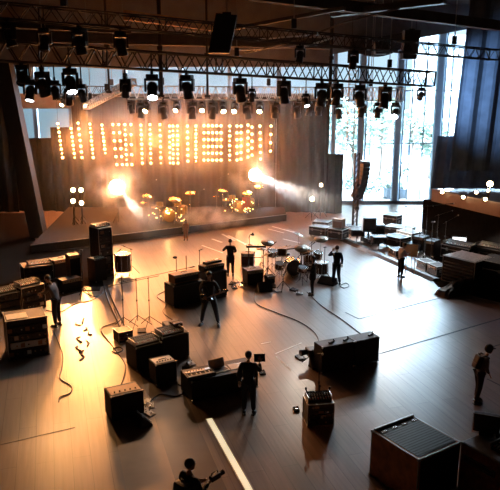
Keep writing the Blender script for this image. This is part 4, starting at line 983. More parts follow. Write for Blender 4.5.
# keyboard desk
kd = amp('long black keyboard desk left of the person with the tablet', (192, 403), (258, 388), 382, .85, knobs=0, handle=False, name='keyboard_desk', cat='desk')
keyboard('keyboard with white keys at the left end of the long black desk', on_top(kd, -.33, .1), kd.rotation_euler.z+.0, .85, .42)
lp = thing('laptop', 'open pale laptop on the long black desk', 'laptop', on_top(kd, .0, .25), kd.rotation_euler.z+.1)
B((0, .15, .012), (.5, .34, .022), bevel=.006).build('base', STEEL, lp); B((0, .13, .025), (.44, .2, .004)).build('keys', BLKM, lp); sd_ = B((0, .36, .13), (.5, .014, .26), rx=-.35).build('lid', STEEL, lp)
pp = B((0, 0, 0), (.55, .36, .008)).build('sheet_music', WHITE); pp.location = on_top(kd, .28, .45)+Vector((0, 0, .006)); pp.rotation_euler.z = kd.rotation_euler.z-.1; tag(pp, 'white sheet of music lying on the long desk behind the laptop', 'paper')
wedge('small floor monitor behind the left end of the long desk', F(195, 374), 2.6, .5, .4, .32); pedal('silver pedal on the floor between the desk and the joined cabinets', F(193, 366), .6, STEEL, .22, .26)

# middle amplifiers
tM = amp('big black guitar cabinet left of the guitarist', (174, 308), (205, 301), 286.5, .75, knobs=0, handle=False)
amp('tan-topped amplifier head on the big black guitar cabinet', None, None, None, .5, pos=(on_top(tM, -.02, .15), 1.15, tM.rotation_euler.z, .38), knobs=8, name='amplifier_head', m=TAN)
for px, dx, lab in ((181, -.12, 'thin microphone on a short rod at the left of the tan amplifier head'), (188, .2, 'thin antenna rod at the right of the tan amplifier head')):
    p = on_top(tM, dx, .92); st = thing('clamp_rod', lab, 'rod', p); MB().cyl((0, 0, 0), (0, 0, .95), .014, seg=8).build('rod', BLKM, st); MB().cyl((0, 0, 0), (0, 0, .03), .08, seg=12).build('base', BLKM, st)
    if dx < 0: MB().ball((-.05, 0, .95), .06, (1.6, .9, .9)).build('head', BLKM, st)
tM2 = amp('tall black cabinet right behind the guitarist', (207, 302), (227, 297), 274, .6, knobs=0, handle=False)
amp('wide flat amplifier head on the tall cabinet behind the guitarist', None, None, None, .45, pos=(on_top(tM2, -.02, .2), 1.0, tM2.rotation_euler.z, .26), knobs=8, name='amplifier_head')
mic_stand('short microphone stand behind the guitarist', F(200, 283), 1.5, (.1, -.2, .1)); keyboard('small keyboard lying on top of the wide amplifier head behind the guitarist', on_top(tM2, .0, .3)+Vector((0, 0, .30)), tM2.rotation_euler.z, .8, .25)
for i, (px, py) in enumerate(((231, 285), (237, 283), (235, 289), (243, 287), (247, 284))):
    pedal(f'effects pedal on the floor right of the tall cabinet, {ORD[i]} of five from the left' if i not in (1, 2) else ['', 'effects pedal at the feet of the coated person, farther one', 'effects pedal at the feet of the coated person, nearer one'][i], F(px, py), .3*i-.4, [BLKM, STEEL, BLKM, CHROME, BLKM][i], .24, .28)
amp('brown wooden amplifier right of the person in the long coat', (241, 266), (253.5, 266.5), 253.5, .6, m=TAN, knobs=4, grille=WOODD)
amp('low black amplifier on the floor left of the drum kit', (247.5, 286), (263.5, 284), 271, .6, knobs=5)
ks = thing('keyboard_stand', 'tall black keyboard stand behind the brown amplifier', 'stand', F(256, 268), .05)
kh = hgt(256, 268, 247)
for s in (-1, 1):
    MB().tube([(s*.35, -.2, .02), (s*.35, .2, kh-.03)], .022).build('leg', BLKM, ks); MB().tube([(s*.35, .2, .02), (s*.35, -.2, kh-.03)], .022).build('leg', BLKM, ks); MB().cyl((s*.35, -.24, kh-.025), (s*.35, .24, kh-.025), .022, seg=8).build('arm', BLKM, ks)
MB().cyl((-.35, 0, kh*.5), (.35, 0, kh*.5), .018, seg=8).build('crossbar', BLKM, ks)
kk = keyboard('keyboard on the tall stand behind the brown amplifier', loc3(ks, 0, -.18, kh), .05, .95, .36)
dl = thing('desk_lamp', 'small bent black lamp standing on the keyboard of the tall stand', 'lamp', loc3(ks, -.3, .05, kh+.11)); MB().cyl((0, 0, 0), (0, 0, .03), .09).build('base', BLKM, dl); MB().tube([(0, 0, .03), (-.03, 0, .35), (.02, 0, .5), (.1, 0, .52)], .018).build('arm', BLKM, dl); MB().lathe([(.03, .08), (.09, -.04), (.08, -.04), (0, .05)], 12, Matrix.Translation((.14, 0, .5))).build('shade', BLKM, dl)

# ================================================================== DRUM KITS
kc = F(291, 272); drum_kit('of the kit in the middle of the stage', kc, .15, DRUMS, 1.3, True, mat('shaded_drum_head', (.05, .045, .04), .5))  # heads darkened in colour so the kit reads as a silhouette
drum('floor_tom', 'second floor tom at the right edge of the middle kit', 'drum', F(321, 277), .3, .5, DRUMS, None, 1, .2)
tray = thing('percussion_table', 'flat tilted tray table on a stand behind the middle drum kit', 'table', F(287, 262)); th_ = hgt(287, 262, 248)
B((0, 0, th_), (1.2, .5, .05), bevel=.01, ry=-.1).build('tray', BLKM, tray); MB().cyl((0, 0, .1), (0, 0, th_-.02), .022, seg=8).build('pole', CHROME, tray); tripod(tray, .5, .4, CHROME)
mic_stand('boom microphone stand reaching up right over the middle drum kit', F(301, 277), 1.1, (.55, .0, .5)); mic_stand('thin straight stand between the middle drum kit and the person in navy', F(324, 279), 1.5, None)
mic_stand('microphone stand at the left of the middle drum kit', F(268, 276), 1.3, (.3, -.1, .3)); mic_stand('low microphone stand in front of the middle drum kit', F(283, 290), .7, (.0, .3, .15)); mic_stand('microphone stand at the right back of the middle drum kit', F(311, 271), 1.4, (.35, 0, .35))
wedge('black floor monitor left in front of the middle drum kit', F(266, 292), .2, .6, .45, .35); wedge('black floor monitor right of the middle drum kit near the person in navy', F(325, 285), -.6, .8, .5, .3)
for i, (px, py) in enumerate(((273, 288), (279, 292), (297, 291), (303, 294))): pedal(['pedal on the floor at the left front of the middle kit, farther one', 'pedal on the floor at the left front of the middle kit, nearer one', 'pedal on the floor in front of the middle kit beside the coated person', 'pedal at the feet of the coated person facing left'][i], F(px, py), i*.5, [BLKM, STEEL, BLKM, STEEL][i], .26, .3)
for i, (px, py, r_, h_, z_, lab) in enumerate(((279, 280, .2, .26, .55, 'small tom on a stand at the left front of the middle kit'), (302, 284, .21, .2, .6, 'shallow drum on a stand in front of the middle kit'), (317, 270, .2, .3, .6, 'tom on a stand at the back right of the middle kit'), (272, 270, .2, .28, .7, 'tom on a stand at the back left of the middle kit'))):
    drum('tom_drum', lab, 'drum', F(px, py), r_, h_, DRUMS, (.1, -.2, 1), 0, z_, MATS['shaded_drum_head'])
for px, py, h_, lab in ((286, 278, 1.5, 'dark cymbal high above the front of the middle kit'), (308, 280, 1.35, 'dark cymbal above the right front of the middle kit'), (266, 282, 1.3, 'dark cymbal at the far left of the middle kit'), (298, 266, 1.6, 'highest dark cymbal behind the middle kit')): cymbal(lab, F(px, py), h_, .26, .35, px*.3, MATS['shaded_brass'])
amp('black drum amplifier behind the middle kit', (305, 272), (314, 272.5), 263, .5, knobs=4); amp('small black monitor box at the left of the middle kit', (268, 285), (275, 284), 277, .4, knobs=3)
k1 = F(168, 233); k1 = Vector((At(168, 225, 39.6).x, 39.6, RH)); drum_kit('of the gold-glowing kit at the left on the riser', k1, .3, DRUMG, 1.35, True, mat('glow_amber_head', (.22, .10, .03), .45))  # amber heads carry the golden glow in their colour
k2 = Vector((At(238, 218, 42.4).x, 42.4, RH)); drum_kit('of the gold-glowing kit at the right on the riser', k2, .35, DRUMG, 1.3, True, MATS['glow_amber_head'])
def added_gold_lamps(label, c, n, sx, sy):  # lamps added to give the riser kits their golden glow
    t = thing('kit_glow_string', label, 'lights', c); r = random.Random(n); pts = []
    for k in range(n): pts.append(Vector((r.uniform(-sx, sx), -.75-.2*r.random(), .12+r.random()*sy)))
    pts.sort(key=lambda v: v.x); MB().tube([Vector((p.x, p.y+.02, p.z)) for p in pts], .008, 4).build('wire', RUB, t)
    for p in pts: MB().ball(p, .032, seg=8).build('bulb', GOLDL, t)
added_gold_lamps('added string of small golden lamps for the glow of the left riser kit', k1, 22, 1.1, .8); added_gold_lamps('added string of small golden lamps for the glow of the right riser kit', k2, 24, 1.0, .9)
rp = thing('red_banner', 'small red banner standing right of the right riser kit', 'banner', (At(246, 215, 41.6).x, 41.6, RH), .3); B((0, 0, .75), (.5, .03, .8)).build('cloth', RED, rp); MB().cyl((0, .03, 0), (0, .03, 1.2), .02, seg=8).build('pole', BLKM, rp); B((0, .03, .02), (.4, .3, .04)).build('base', BLKM, rp)
for (px, Y, h, bm_, lab) in ((150, 40.2, 2.1, (.4, 0, .3), 'tall microphone stand at the left of the left riser kit'), (186, 40, 2.6, (-.75, .0, 1.5), 'tall pole slanting up left right of the left riser kit'), (221, 42.2, 2.3, (.4, 0, .2), 'tall microphone stand at the left of the right riser kit'), (256, 42.2, 1.8, (-.3, 0, .2), 'microphone stand at the right of the right riser kit'), (199, 41, 1.6, (.25, 0, .1), 'microphone stand standing in the smoke between the riser kits')):
    mic_stand(lab, (At(px, 215, Y).x, Y, RH), h, bm_)
# ------------------------------------------------ subwoofers, rack with pole
d1 = amp('left black subwoofer of the pair on the grey floor', (321.5, 374), (353.5, 367.5), 347.5, .5, knobs=0, handle=False, name='subwoofer', cat='speaker')
d2 = amp('right black subwoofer of the pair on the grey floor', (354.5, 367.3), (378.5, 361.7), 341.5, .5, knobs=0, handle=False, name='subwoofer', cat='speaker')
for tq, xs, lab in ((d1, -.1, 'thin black cable clamp lying on the left subwoofer'), (d1, .35, 'small black box lying on the left subwoofer near the joint'), (d2, .3, 'small black box lying on the right subwoofer')):
    q = on_top(tq, xs, .45); o = thing('small_box', lab, 'box', q, tq.rotation_euler.z+.4); B((0, 0, .025), (.26, .06, .05), bevel=.01).build('body', BLKM, o); MB().cyl((.1, 0, .05), (.1, 0, .1), .02, seg=8).build('knob', BLKM, o)
tk = thing('camera_rig', 'small black camera rig on the floor left of the subwoofers', 'camera', F(311, 364), .3)
tripod(tk, .3, .3); B((0, 0, .42), (.3, .35, .24), bevel=.03).build('body', BLKM, tk); MB().cyl((-.15, 0, .43), (-.38, -.02, .43), .08, .1, seg=14).build('lens', LENSD, tk); B((.05, -.2, .5), (.2, .02, .14)).build('monitor', BLKG, tk); MB().cyl((0, 0, .28), (0, 0, .32), .06).build('pan_head', BLKM, tk)
pedal('small black pedal on the floor left of the camera rig', F(303, 360), .5, BLKM, .24, .3); wedge('small black box monitor between the camera rig and the subwoofers', F(317, 369), .4, .3, .3, .36)
rk = rack_case('black gear rack on the floor with a tall pole rising behind it', (307.5, 427), (333.5, 425), 405, .55, units=4)
mixer('small desk of knobs lying on the black gear rack with the pole', on_top(rk, 0, .2), rk.rotation_euler.z, .6, .35)
for i, (x, y) in enumerate(((-.4, .7), (.1, .85), (.38, .6))):
    p = on_top(rk, x, y); st = thing('gooseneck_microphone', f'short gooseneck microphone on the black gear rack, {["left", "middle", "right"][i]} one', 'microphone', p); MB().cyl((0, 0, 0), (0, 0, .02), .05).build('base', BLKM, st); MB().tube([(0, 0, .02), (.01, 0, .12), (-.04+.04*i, -.02, .26)], .012).build('neck', BLKM, st); MB().ball((-.04+.04*i, -.02, .28), .03, (1, 1, 1.4)).build('head', BLKM, st)
pf = F(318, 417); mic_stand('tall straight pole stand behind the black gear rack', F(318, 416.0), hgt(318, 416, 354), None, name='pole_stand', r=.3)
pedal('tiny black pedal on the floor left of the black gear rack', F(297, 412), .2, BLKM, .16, .16); pedal('tiny black pedal on the floor right of the person with the tablet', F(263, 375), .2, BLKM, .18, .2)

# ------------------------------------------------ big cases at the lower right
def corner_case(label, L, Fr, Rr, h, name='flight_case'):       # left, front and right base corners
    L, Fr, Rr = F(*L), F(*Fr), F(*Rr); d = (Rr-Fr); w = d.length; yaw = math.atan2(d.y, d.x); dep = (L-Fr).length
    return flight_case(label, None, None, None, dep, m=WOOD, pos=((Fr+Rr)/2, w, yaw, h), lid=False, latches=False, wheels=False, name=name, trim=STEEL)
topz = 1.1
tz = lambda px, py: (lambda p: p)(F(px, py, topz))
def corner_case_top(label, L, Fr, Rr, h, latch=True):            # same, from the corners of the top
    L, Fr, Rr = F(*L, h), F(*Fr, h), F(*Rr, h); d = (Rr-Fr); w = d.length; yaw = math.atan2(d.y, d.x); dep = (L-Fr).length; c = (Fr+Rr)/2; c.z = 0
    return flight_case(label, None, None, None, dep, m=WOOD, pos=(c, w, yaw, h), lid=False, latches=False, wheels=False, name='flight_case')
cA = corner_case_top('big brown flight case with a recessed black top at the lower right', (388, 426), (419, 460), (461, 442), 1.12)
w, d, h = cA['wdh']
B((0, d*.5, h+.006), (w*.9, d*.9, .012)).build('top_pad', mat('ribbed_pad', (.03, .034, .042), .38), cA)
mb = MB()
for k in range(16): mb.box((0, d*(.08+.84*k/15), h+.015), (w*.86, .018, .008))
mb.build('pad_ribs', BLKM, cA); B((0, -.012, h*.5), (w*.92, .012, h*.92)).build('front_panel', BLK, cA)
B((0, d-.06, h+.03), (w*.94, .05, .05), bevel=.008).build('back_rail', STEEL, cA)
for k in range(4): B((-w*.36+k*w*.24, d*.84, h+.02), (.14, .07, .015), bevel=.005).build('hinge_plate', CHROME, cA)
cB = corner_case_top('big brown flight case with gear on top at the bottom right corner', (477, 425), (461, 442), (512, 470), 1.12)
w, d, h = cB['wdh']
B((0, d*.5, h+.006), (w*.96, d*.94, .012)).build('top_plate', mat('dull_steel', (.2, .2, .21), .3, .8), cB)
hp = B((-w*.10, -.01, h*.72), (.75, .02, .13)).build('handle_recess', WOODD, cB); trim_edges(.75, .02, .13, .008).build('recess_rim', STEEL, hp).location = (-w*.10, -.025, h*.72-.065)
MB().tube([(-w*.10+.05, -.025, h*.72), (-w*.10+.12, -.05, h*.72), (-w*.10+.26, -.05, h*.72), (-w*.10+.32, -.025, h*.72)], .014).build('grip', STEEL, hp)
ma = thing('monitor', 'small black monitor with a metal rim standing on the bottom right case', 'monitor', F(486, 434.5, h), -.35); ma.location.z = h+.012
B((0, 0, .26), (.56, .08, .42), bevel=.015).build('casing', BLKM, ma); B((0, -.042, .26), (.5, .006, .36)).build('screen', LENSD, ma); trim_edges(.58, .09, .44, .009, .04).build('rim', STEEL, ma).location = (0, -.045, 0); B((0, 0, .025), (.3, .2, .05), bevel=.01).build('foot', BLKM, ma)
mr = thing('monitor', 'pale-lit monitor behind the bottom right case gear at the frame edge', 'monitor', F(503, 437, h), -.35); mr.location.z = h+.012
B((0, 0, .26), (.5, .07, .4), bevel=.015).build('casing', STEEL, mr); B((0, -.038, .26), (.44, .006, .33)).build('screen', SCREEN, mr); B((0, 0, .03), (.3, .2, .06), bevel=.01).build('foot', BLKM, mr)
mx = mixer('black control desk at the right end of the bottom right case', Vector((*F(501, 455, h).xy, h+.012)), cB.rotation_euler.z, .5, .4)

# ================================================================== GEAR, RIGHT AND BACK
flight_case('left dark case at the back of the stage before the black drape', (308.5, 236.5), (325, 239), 226, .8); oc = flight_case('right dark case at the back of the stage before the black drape', (327.5, 239.3), (342, 241.6), 228.5, .8)
ob = amp('orange-lit tan cabinet standing on the right dark case at the back', None, None, None, .45, pos=(on_top(oc, -.05, .35), .6, oc.rotation_euler.z, .55), m=TAN, knobs=3, grille=TAN)
flight_case('low dark case lying behind the left dark case at the back', (312, 228.5), (328, 230), 221.5, .8, wheels=False)
def stool_box(label, px, py, top):
    t = thing('equipment_stand', label, 'stand', F(px, py)); hh = hgt(px, py, top)
    B((0, 0, hh*.72), (.75, .6, hh*.55), bevel=.03).build('casing', BLKM, t); B((0, -.31, hh*.72), (.62, .02, hh*.42)).build('screen', BLKG, t); MB().cyl((0, 0, .1), (0, 0, hh*.45), .05).build('post', BLKM, t); tripod(t, .5, .5); return t
stool_box('black monitor on a floor stand right of the light tower', 368, 242, 217); stool_box('smaller black monitor on a stand just left of the long cable ramp', 377, 241, 224); stool_box('low black monitor stand at the foot of the light tower', 357, 240, 229)
e1 = flight_case('black case highest in the group before the glass', (382.5, 226), (396, 228), 214.5, .8, wheels=False); e2 = flight_case('long flat case lying below the highest case near the glass', (384, 233), (409, 236.5), 226, 1.0, wheels=False)
e3 = flight_case('square black case behind the person in the white shirt', (383.5, 246), (400, 250), 235, .9); e4 = flight_case('black case between the long flat case and the tall stands', (396, 241), (411, 245), 230, .8)
stool_box('black monitor on a stand left of the square case behind the white shirt', 378.5, 248, 236)
for i, (px, fy, ty, bm_, lab) in enumerate(((412, 246, 208, (.9, 0, .1), 'tall boom stand at the left of the right stand group'), (418, 258, 212, (-.7, .1, .25), 'tall stand in the middle of the right stand group'), (424, 262, 206, (1.2, .1, .1), 'tallest stand of the right stand group, arm pointing right'), (430, 264, 222, None, 'straight stand at the right of the right stand group'), (436, 252, 215, (.6, 0, .2), 'stand behind the slatted case at the right'), (405, 243, 214, (-.5, .1, .1), 'stand left of the tall right stands, arm pointing left'), (444, 254, 222, (.5, 0, .3), 'short stand before the dark wall under the left part of the balcony'))):
    mic_stand(lab, F(px, fy), hgt(px, fy, ty), bm_, name='light_stand', r=.5)
for i, (px, fy, top, lab) in enumerate(((417, 250, 236, 'black speaker cabinet behind the tall right stands, left one'), (428, 256, 240, 'black speaker cabinet behind the tall right stands, right one'))): amp(lab, (px-5, fy), (px+5, fy+2), top, .7, knobs=4)
ms = thing('music_stand', 'wooden music stand with an orange-lit board before the person in the white shirt', 'stand', F(409.5, 274), -.5); mh = hgt(409.5, 274, 250)
B((0, 0, mh), (.62, .03, .56), rx=-.3).build('board', mat('orange_lit_board', (.85, .42, .16), .6), ms); B((0, -.07, mh-.27), (.62, .12, .025)).build('ledge', WOOD, ms)  # warm light through the board put into its orange colour
for s in (-.2, .2): MB().cyl((s, .04, .0), (s, .04, mh), .022, seg=8).build('leg', WOOD, ms)
MB().cyl((0, .45, .0), (0, .06, mh), .02, seg=8).build('leg', WOOD, ms)
sl = flight_case('big slatted case with bright metal louvres at the right', (441, 282), (473, 291), 255, 1.4, lid=False, latches=False); w, d, h = sl['wdh']
mb = MB()
for k in range(7): mb.box((0, d*(.1+.8*k/6), h+.012), (w*.94, .07, .024), rx=.3)
mb.build('louvres', mat('glint_slats', (.62, .58, .55), .35), sl); mb = MB()  # pale colour stands for the glints on the metal slats
for k in range(6): mb.box((0, -.012, h*(.2+.12*k)), (w*.88, .03, .05), rx=.4)
mb.build('front_louvres', STEEL, sl)
flight_case('large black case at the right edge behind the covered gear', (474, 287), (504, 294), 259, 1.4); l1 = flight_case('black case behind the slatted case, under the balcony', (440, 258), (468, 264), 244, 1.0); l2 = flight_case('black case under the balcony at the far right', (472, 262), (500, 268), 246, 1.0)
mixer('long mixing desk on the black case behind the slatted case', on_top(l1, 0, .15), l1.rotation_euler.z, 1.5, .7); mixer('mixing desk on the far right black case under the balcony', on_top(l2, .0, .15), l2.rotation_euler.z, 1.4, .7)
ls = thing('monitor', 'bright white screen standing behind the slatted case', 'monitor', F(458, 256), -.3); lh = hgt(458, 256, 236); B((0, 0, lh*.72), (.75, .06, lh*.5), bevel=.01).build('casing', BLKM, ls); B((0, -.034, lh*.72), (.68, .006, lh*.44)).build('screen', mat('white_screen', (.8, .8, .8), .4, emit=(.95, .97, 1.), estr=1.6), ls); MB().cyl((0, 0, 0), (0, 0, lh*.5), .04).build('post', BLKM, ls); B((0, 0, .02), (.6, .5, .04)).build('foot', BLKM, ls)
cv = thing('covered_gear', 'heap of gear under a black cover on the floor at the right', 'cover', F(463, 291), math.radians(34)); mb = MB(); n = 15; mm_ = 9; r = random.Random(4); V = []
for i in range(n+1):
    row = []
    for j in range(mm_+1):
        u, v = i/n, j/mm_; hh = (.2+.55*u)*math.sin(min(1, u*1.1+.08)*PI)**.35*max(0, math.sin(v*PI))**.5*(1+.22*math.sin(u*13+v*3)); hh += (.09*r.random() if 0 < i < n and 0 < j < mm_ else 0)
        if i in (0, n): hh = 0
        row.append(mb.bm.verts.new(((u-.5)*2.9, (v-.5)*(.75+.5*u)+.1*math.sin(u*9), max(0.012, hh))))
    V.append(row)
for i in range(n):
    for j in range(mm_): mb.bm.faces.new((V[i][j], V[i+1][j], V[i+1][j+1], V[i][j+1]))
ring = [V[i][0] for i in range(n+1)]+[V[n][j] for j in range(1, mm_+1)]+[V[i][mm_] for i in range(n-1, -1, -1)]+[V[0][j] for j in range(mm_-1, 0, -1)]
mb.bm.faces.new(ring[::-1]); mb.build('cover', mat('cover_vinyl', (.014, .014, .016), .6, spec=.3), cv)
for k in range(3): MB().tube([(.4+k*.3, -.55, .015), (.9+k*.3, -.7, .02), (1.5+.2*k, -.2, .03)], .02).build('strap', BLKM, cv)
# long black trunk between stage and glass
ct = thing('cable_ramp', 'long low black cable ramp running along the right edge of the stage', 'cable cover', F(340, 238)); a, b = F(340, 238), F(437, 281); dv = b-a; ct.rotation_euler.z = math.atan2(dv.y, dv.x); L = dv.length
n = 8
for k in range(n): mb = MB(); x0, x1 = L*k/n, L*(k+.97)/n; mb.hull([Vector(v) for v in ((x0, -.3, 0), (x1, -.3, 0), (x1, .3, 0), (x0, .3, 0), (x0, -.12, .12), (x1, -.12, .12), (x1, .12, .12), (x0, .12, .12))]); mb.build('ramp_section', BLKM, ct)
for i, (a, b, top, lab) in enumerate((((345, 238), (353, 241), 231, 'small black box on the floor at the left start of the long cable ramp'), ((360, 246), (371, 250), 241, 'flat black box on the stage side of the long cable ramp'), ((388, 258), (395, 262), 252, 'small black box beside the cable ramp left of the person in the white shirt'), ((416, 272), (425, 276), 264, 'black box beside the cable ramp right of the music stand'), ((427, 277), (436, 281), 268, 'black box at the right end of the long cable ramp'), ((401, 254), (410, 258), 247, 'small case behind the music stand'))):
    flight_case(lab, (a[0], a[1]-5), (b[0], b[1]-5), top-5, .6, wheels=False, name='gear_case')

# ================================================================== CABLES, TAPE, PAINTED LIGHT STREAKS
cable('black cable snaking over the bright floor to the lone lower left cabinet', [(114, 308), (117, 321), (101, 329), (114, 348), (125, 364), (124, 376), (120, 387)])
cable('small loop of black cable on the bright floor', [(113, 349), (119, 347), (123, 350), (116, 353), (112, 351)])
cable('curly cable in front of the left road case', [(53, 330), (62, 352), (62, 366), (60, 378), (71, 386), (70, 393), (60, 397), (59, 402)])
cable('bundle of cables curving down from the stack to the stand group, left strand', [(104, 286), (108, 300), (116, 318), (124, 336)], .03); cable('bundle of cables curving down from the stack to the stand group, right strand', [(107, 285), (112, 299), (120, 316), (128, 333)], .03)
cable('black cable on the floor left of the big guitar cabinet', [(168, 290), (157, 296), (166, 304), (163, 312), (173, 320), (180, 322)]); cable('long dark cable running from the brown amplifier to the subwoofers', [(255, 290), (256, 303), (275, 312), (300, 322), (315, 333), (320, 345)])
cable('dark cable running from the coated person to the right subwoofer', [(307, 292), (322, 306), (340, 318), (352, 327), (361, 334)]); cable('cable across the floor at the left of the leaning person', [(46, 310), (60, 312), (75, 304), (92, 300), (104, 292)])
cable('cable from the low black cabinet to the stack at the left', [(83, 291), (92, 296), (100, 295), (106, 288)]); cable('cable on the floor right of the small combo amplifier', [(178, 384), (186, 390), (176, 396), (160, 394), (150, 402)])
cable('round loop of cable beside the person in navy', [(341, 285), (346, 283), (349, 286), (344, 288), (340, 286)])
r = random.Random(9)
for i in range(9):
    px, py = 76+r.random()*18, 318+i*4.6; cable(f'short black cable scrap on the brightest floor, {ORD[i]} from the top', [(px, py), (px+r.uniform(-5, 5), py+2), (px+r.uniform(-3, 6), py+r.uniform(2, 6))], .02, 'cable_scrap')
for a, b, w_, lab in (((228, 235.5), (249, 246), .16, 'long white strip painted as a light streak, right of the smoke'), ((222, 234), (235, 241), .14, 'white strip painted as a light streak, left of the longest, behind the coated person'), ((212, 239), (222, 242.5), .14, 'short white strip painted as a light streak, left behind the coated person'), ((202, 245.5), (223, 253), .07, 'thin white strip painted as a light streak, running to the coated person'),  # sun and window streaks on the boards, drawn as white strips
                   ((272, 226.5), (300, 234), .12, 'white strip painted as a light streak, near the right end of the riser'), ((268, 229), (284, 233), .10, 'short white strip painted as a light streak, before the right riser end'), ((275, 354), (301.5, 343), .05, 'thin white tape line pointing to the subwoofers'), ((276, 356.5), (291, 370.5), .04, 'thin white tape line right of the person with the tablet'), ((283, 239), (300, 243), .1, 'white strip painted as a light streak, behind the drum kit'),
                   ((261, 344), (271, 342), .05, 'shortest white tape mark behind the person with the tablet')):
    tape(lab, a, b, w_)
for a, b, w_, lab in (((345.5, 312.5), (359, 319), .05, 'short black tape line right of the drum kit'), ((359, 319), (440, 298), .05, 'long black tape line running right to the covered gear'), ((379, 354), (520, 313), .07, 'long black seam line from the subwoofers to the right edge'), ((487, 379), (505, 388), .05, 'black line at the right edge beside the walking person'), ((489, 348), (505, 343), .04, 'thin black line at the right edge above the walking person'), ((0, 445), (75, 427.5), .03, 'thin dark line across the lower left floor')):
    tape(lab, a, b, w_, TAPEK)

# ================================================================== HAZE, LIGHT
def volume(name, mb, dens, col, label, aniso=.3, noise=0., kind='stuff', cat='haze'):
    m = bpy.data.materials.new(name); m.use_nodes = True; nt = m.node_tree; nt.nodes.clear(); o = nt.nodes.new('ShaderNodeOutputMaterial'); v = nt.nodes.new('ShaderNodeVolumeScatter')
    v.inputs['Color'].default_value = (*col, 1); v.inputs['Density'].default_value = dens; v.inputs['Anisotropy'].default_value = aniso; nt.links.new(v.outputs[0], o.inputs['Volume'])
    if noise:
        tc = nt.nodes.new('ShaderNodeTexCoord'); g = nt.nodes.new('ShaderNodeTexGradient'); g.gradient_type = 'SPHERICAL'; mp = nt.nodes.new('ShaderNodeMapping'); mp.inputs['Location'].default_value = (-1, -1, -1); mp.inputs['Scale'].default_value = (2, 2, 2)
        nt.links.new(tc.outputs['Generated'], mp.inputs['Vector']); nt.links.new(mp.outputs['Vector'], g.inputs['Vector'])
        n = nt.nodes.new('ShaderNodeTexNoise'); n.inputs['Scale'].default_value = noise; n.inputs['Detail'].default_value = 3; nt.links.new(tc.outputs['Object'], n.inputs['Vector'])
        mr = nt.nodes.new('ShaderNodeMapRange'); mr.inputs['From Min'].default_value = .38; mr.inputs['From Max'].default_value = .7; nt.links.new(n.outputs['Fac'], mr.inputs['Value'])
        a = nt.nodes.new('ShaderNodeMath'); a.operation = 'MULTIPLY'; nt.links.new(g.outputs['Fac'], a.inputs[0]); nt.links.new(mr.outputs['Result'], a.inputs[1])
        b_ = nt.nodes.new('ShaderNodeMath'); b_.operation = 'MULTIPLY'; b_.inputs[1].default_value = dens; nt.links.new(a.outputs[0], b_.inputs[0]); nt.links.new(b_.outputs[0], v.inputs['Density'])
    ob = mb.build(name, m); ob['kind'] = kind; ob['label'] = label; ob['category'] = cat; return ob
hz = volume('stage_haze', MB().box((2.5, 33.85, 6.68), (46.0, 27.5, 13.3)), HAZE, (1, .92, .82), 'thin theatrical haze hanging around the stage, thicker towards the back', .35)
nt = hz.data.materials[0].node_tree; tc = nt.nodes.new('ShaderNodeTexCoord'); sx = nt.nodes.new('ShaderNodeSeparateXYZ'); mr = nt.nodes.new('ShaderNodeMapRange'); mr.interpolation_type = 'SMOOTHSTEP'
nt.links.new(tc.outputs['Object'], sx.inputs[0]); nt.links.new(sx.outputs['Y'], mr.inputs['Value'])
mr.inputs['From Min'].default_value = 29; mr.inputs['From Max'].default_value = 38.5; mr.inputs['To Max'].default_value = HAZE
ab = nt.nodes.new('ShaderNodeMath'); ab.operation = 'ADD'; ab.inputs[1].default_value = 3; nt.links.new(sx.outputs['X'], ab.inputs[0]); ab2 = nt.nodes.new('ShaderNodeMath'); ab2.operation = 'ABSOLUTE'; nt.links.new(ab.outputs[0], ab2.inputs[0])
mr2 = nt.nodes.new('ShaderNodeMapRange'); mr2.interpolation_type = 'SMOOTHSTEP'; mr2.inputs['From Min'].default_value = 4; mr2.inputs['From Max'].default_value = 9.8; mr2.inputs['To Min'].default_value = 1; mr2.inputs['To Max'].default_value = .06; nt.links.new(ab2.outputs[0], mr2.inputs['Value'])
mu = nt.nodes.new('ShaderNodeMath'); mu.operation = 'MULTIPLY'; nt.links.new(mr.outputs['Result'], mu.inputs[0]); nt.links.new(mr2.outputs['Result'], mu.inputs[1])
nt.links.new(mu.outputs[0], [n for n in nt.nodes if n.type == 'VOLUME_SCATTER'][0].inputs['Density'])
c = F(212, 236); volume('low_smoke', MB().ball((At(212, 224, 38.6).x, 38.6, .75), 1.0, (2.3, 1.2, .8), 20), 2.2, (1, 1, 1), 'low cloud of white smoke rolling off the front of the riser', .0, 1.4, cat='smoke')

for p_, nm in ((pA, 'left'), (pB, 'right')): volume('lamp_bloom_smoke', MB().ball(p_+Vector((0, -.2, 0)), 1.0, (2.0, 1.8, 1.8), 20), .8, (1, 1, 1), f'added puff of smoke for the bloom around the blazing {nm} spotlight', .3, .9, cat='smoke')  # smoke added so that each blazing lamp gets a wide bloom
volume('drifting_or_added_smoke', MB().ball(At(142, 216, 36.4), 1.0, (1.5, 2.2, 1.3), 20), .5, (1, 1, 1), 'wisp of white smoke drifting through the left beam above the riser edge', .2, .8, cat='smoke')
volume('drifting_or_added_smoke', MB().ball(At(306, 193, 41.3), 1.0, (4.2, 2.0, 1.7), 20), .06, (1, 1, 1), 'long wisp of smoke in the right beam before the black drape', .2, .7, cat='smoke')
volume('drifting_or_added_smoke', MB().ball(At(165, 141, 42.6), 1.0, (8.2, 1.9, 2.7), 24), .2, (1, .95, .88), 'added smoke that spreads the glow among the rows of bulb strips', .2, .5, cat='smoke')  # smoke added to hold the orange glow close to the strips
spot(pA+dA*.34, Vector((0, 0, H)), 3000, (1., .34, .09), 110, .9, .25, 'key_left')
spot(pB+dB*.34, Vector((2, 0, H)), 500, (1., .34, .09), 110, .9, .25, 'key_right')
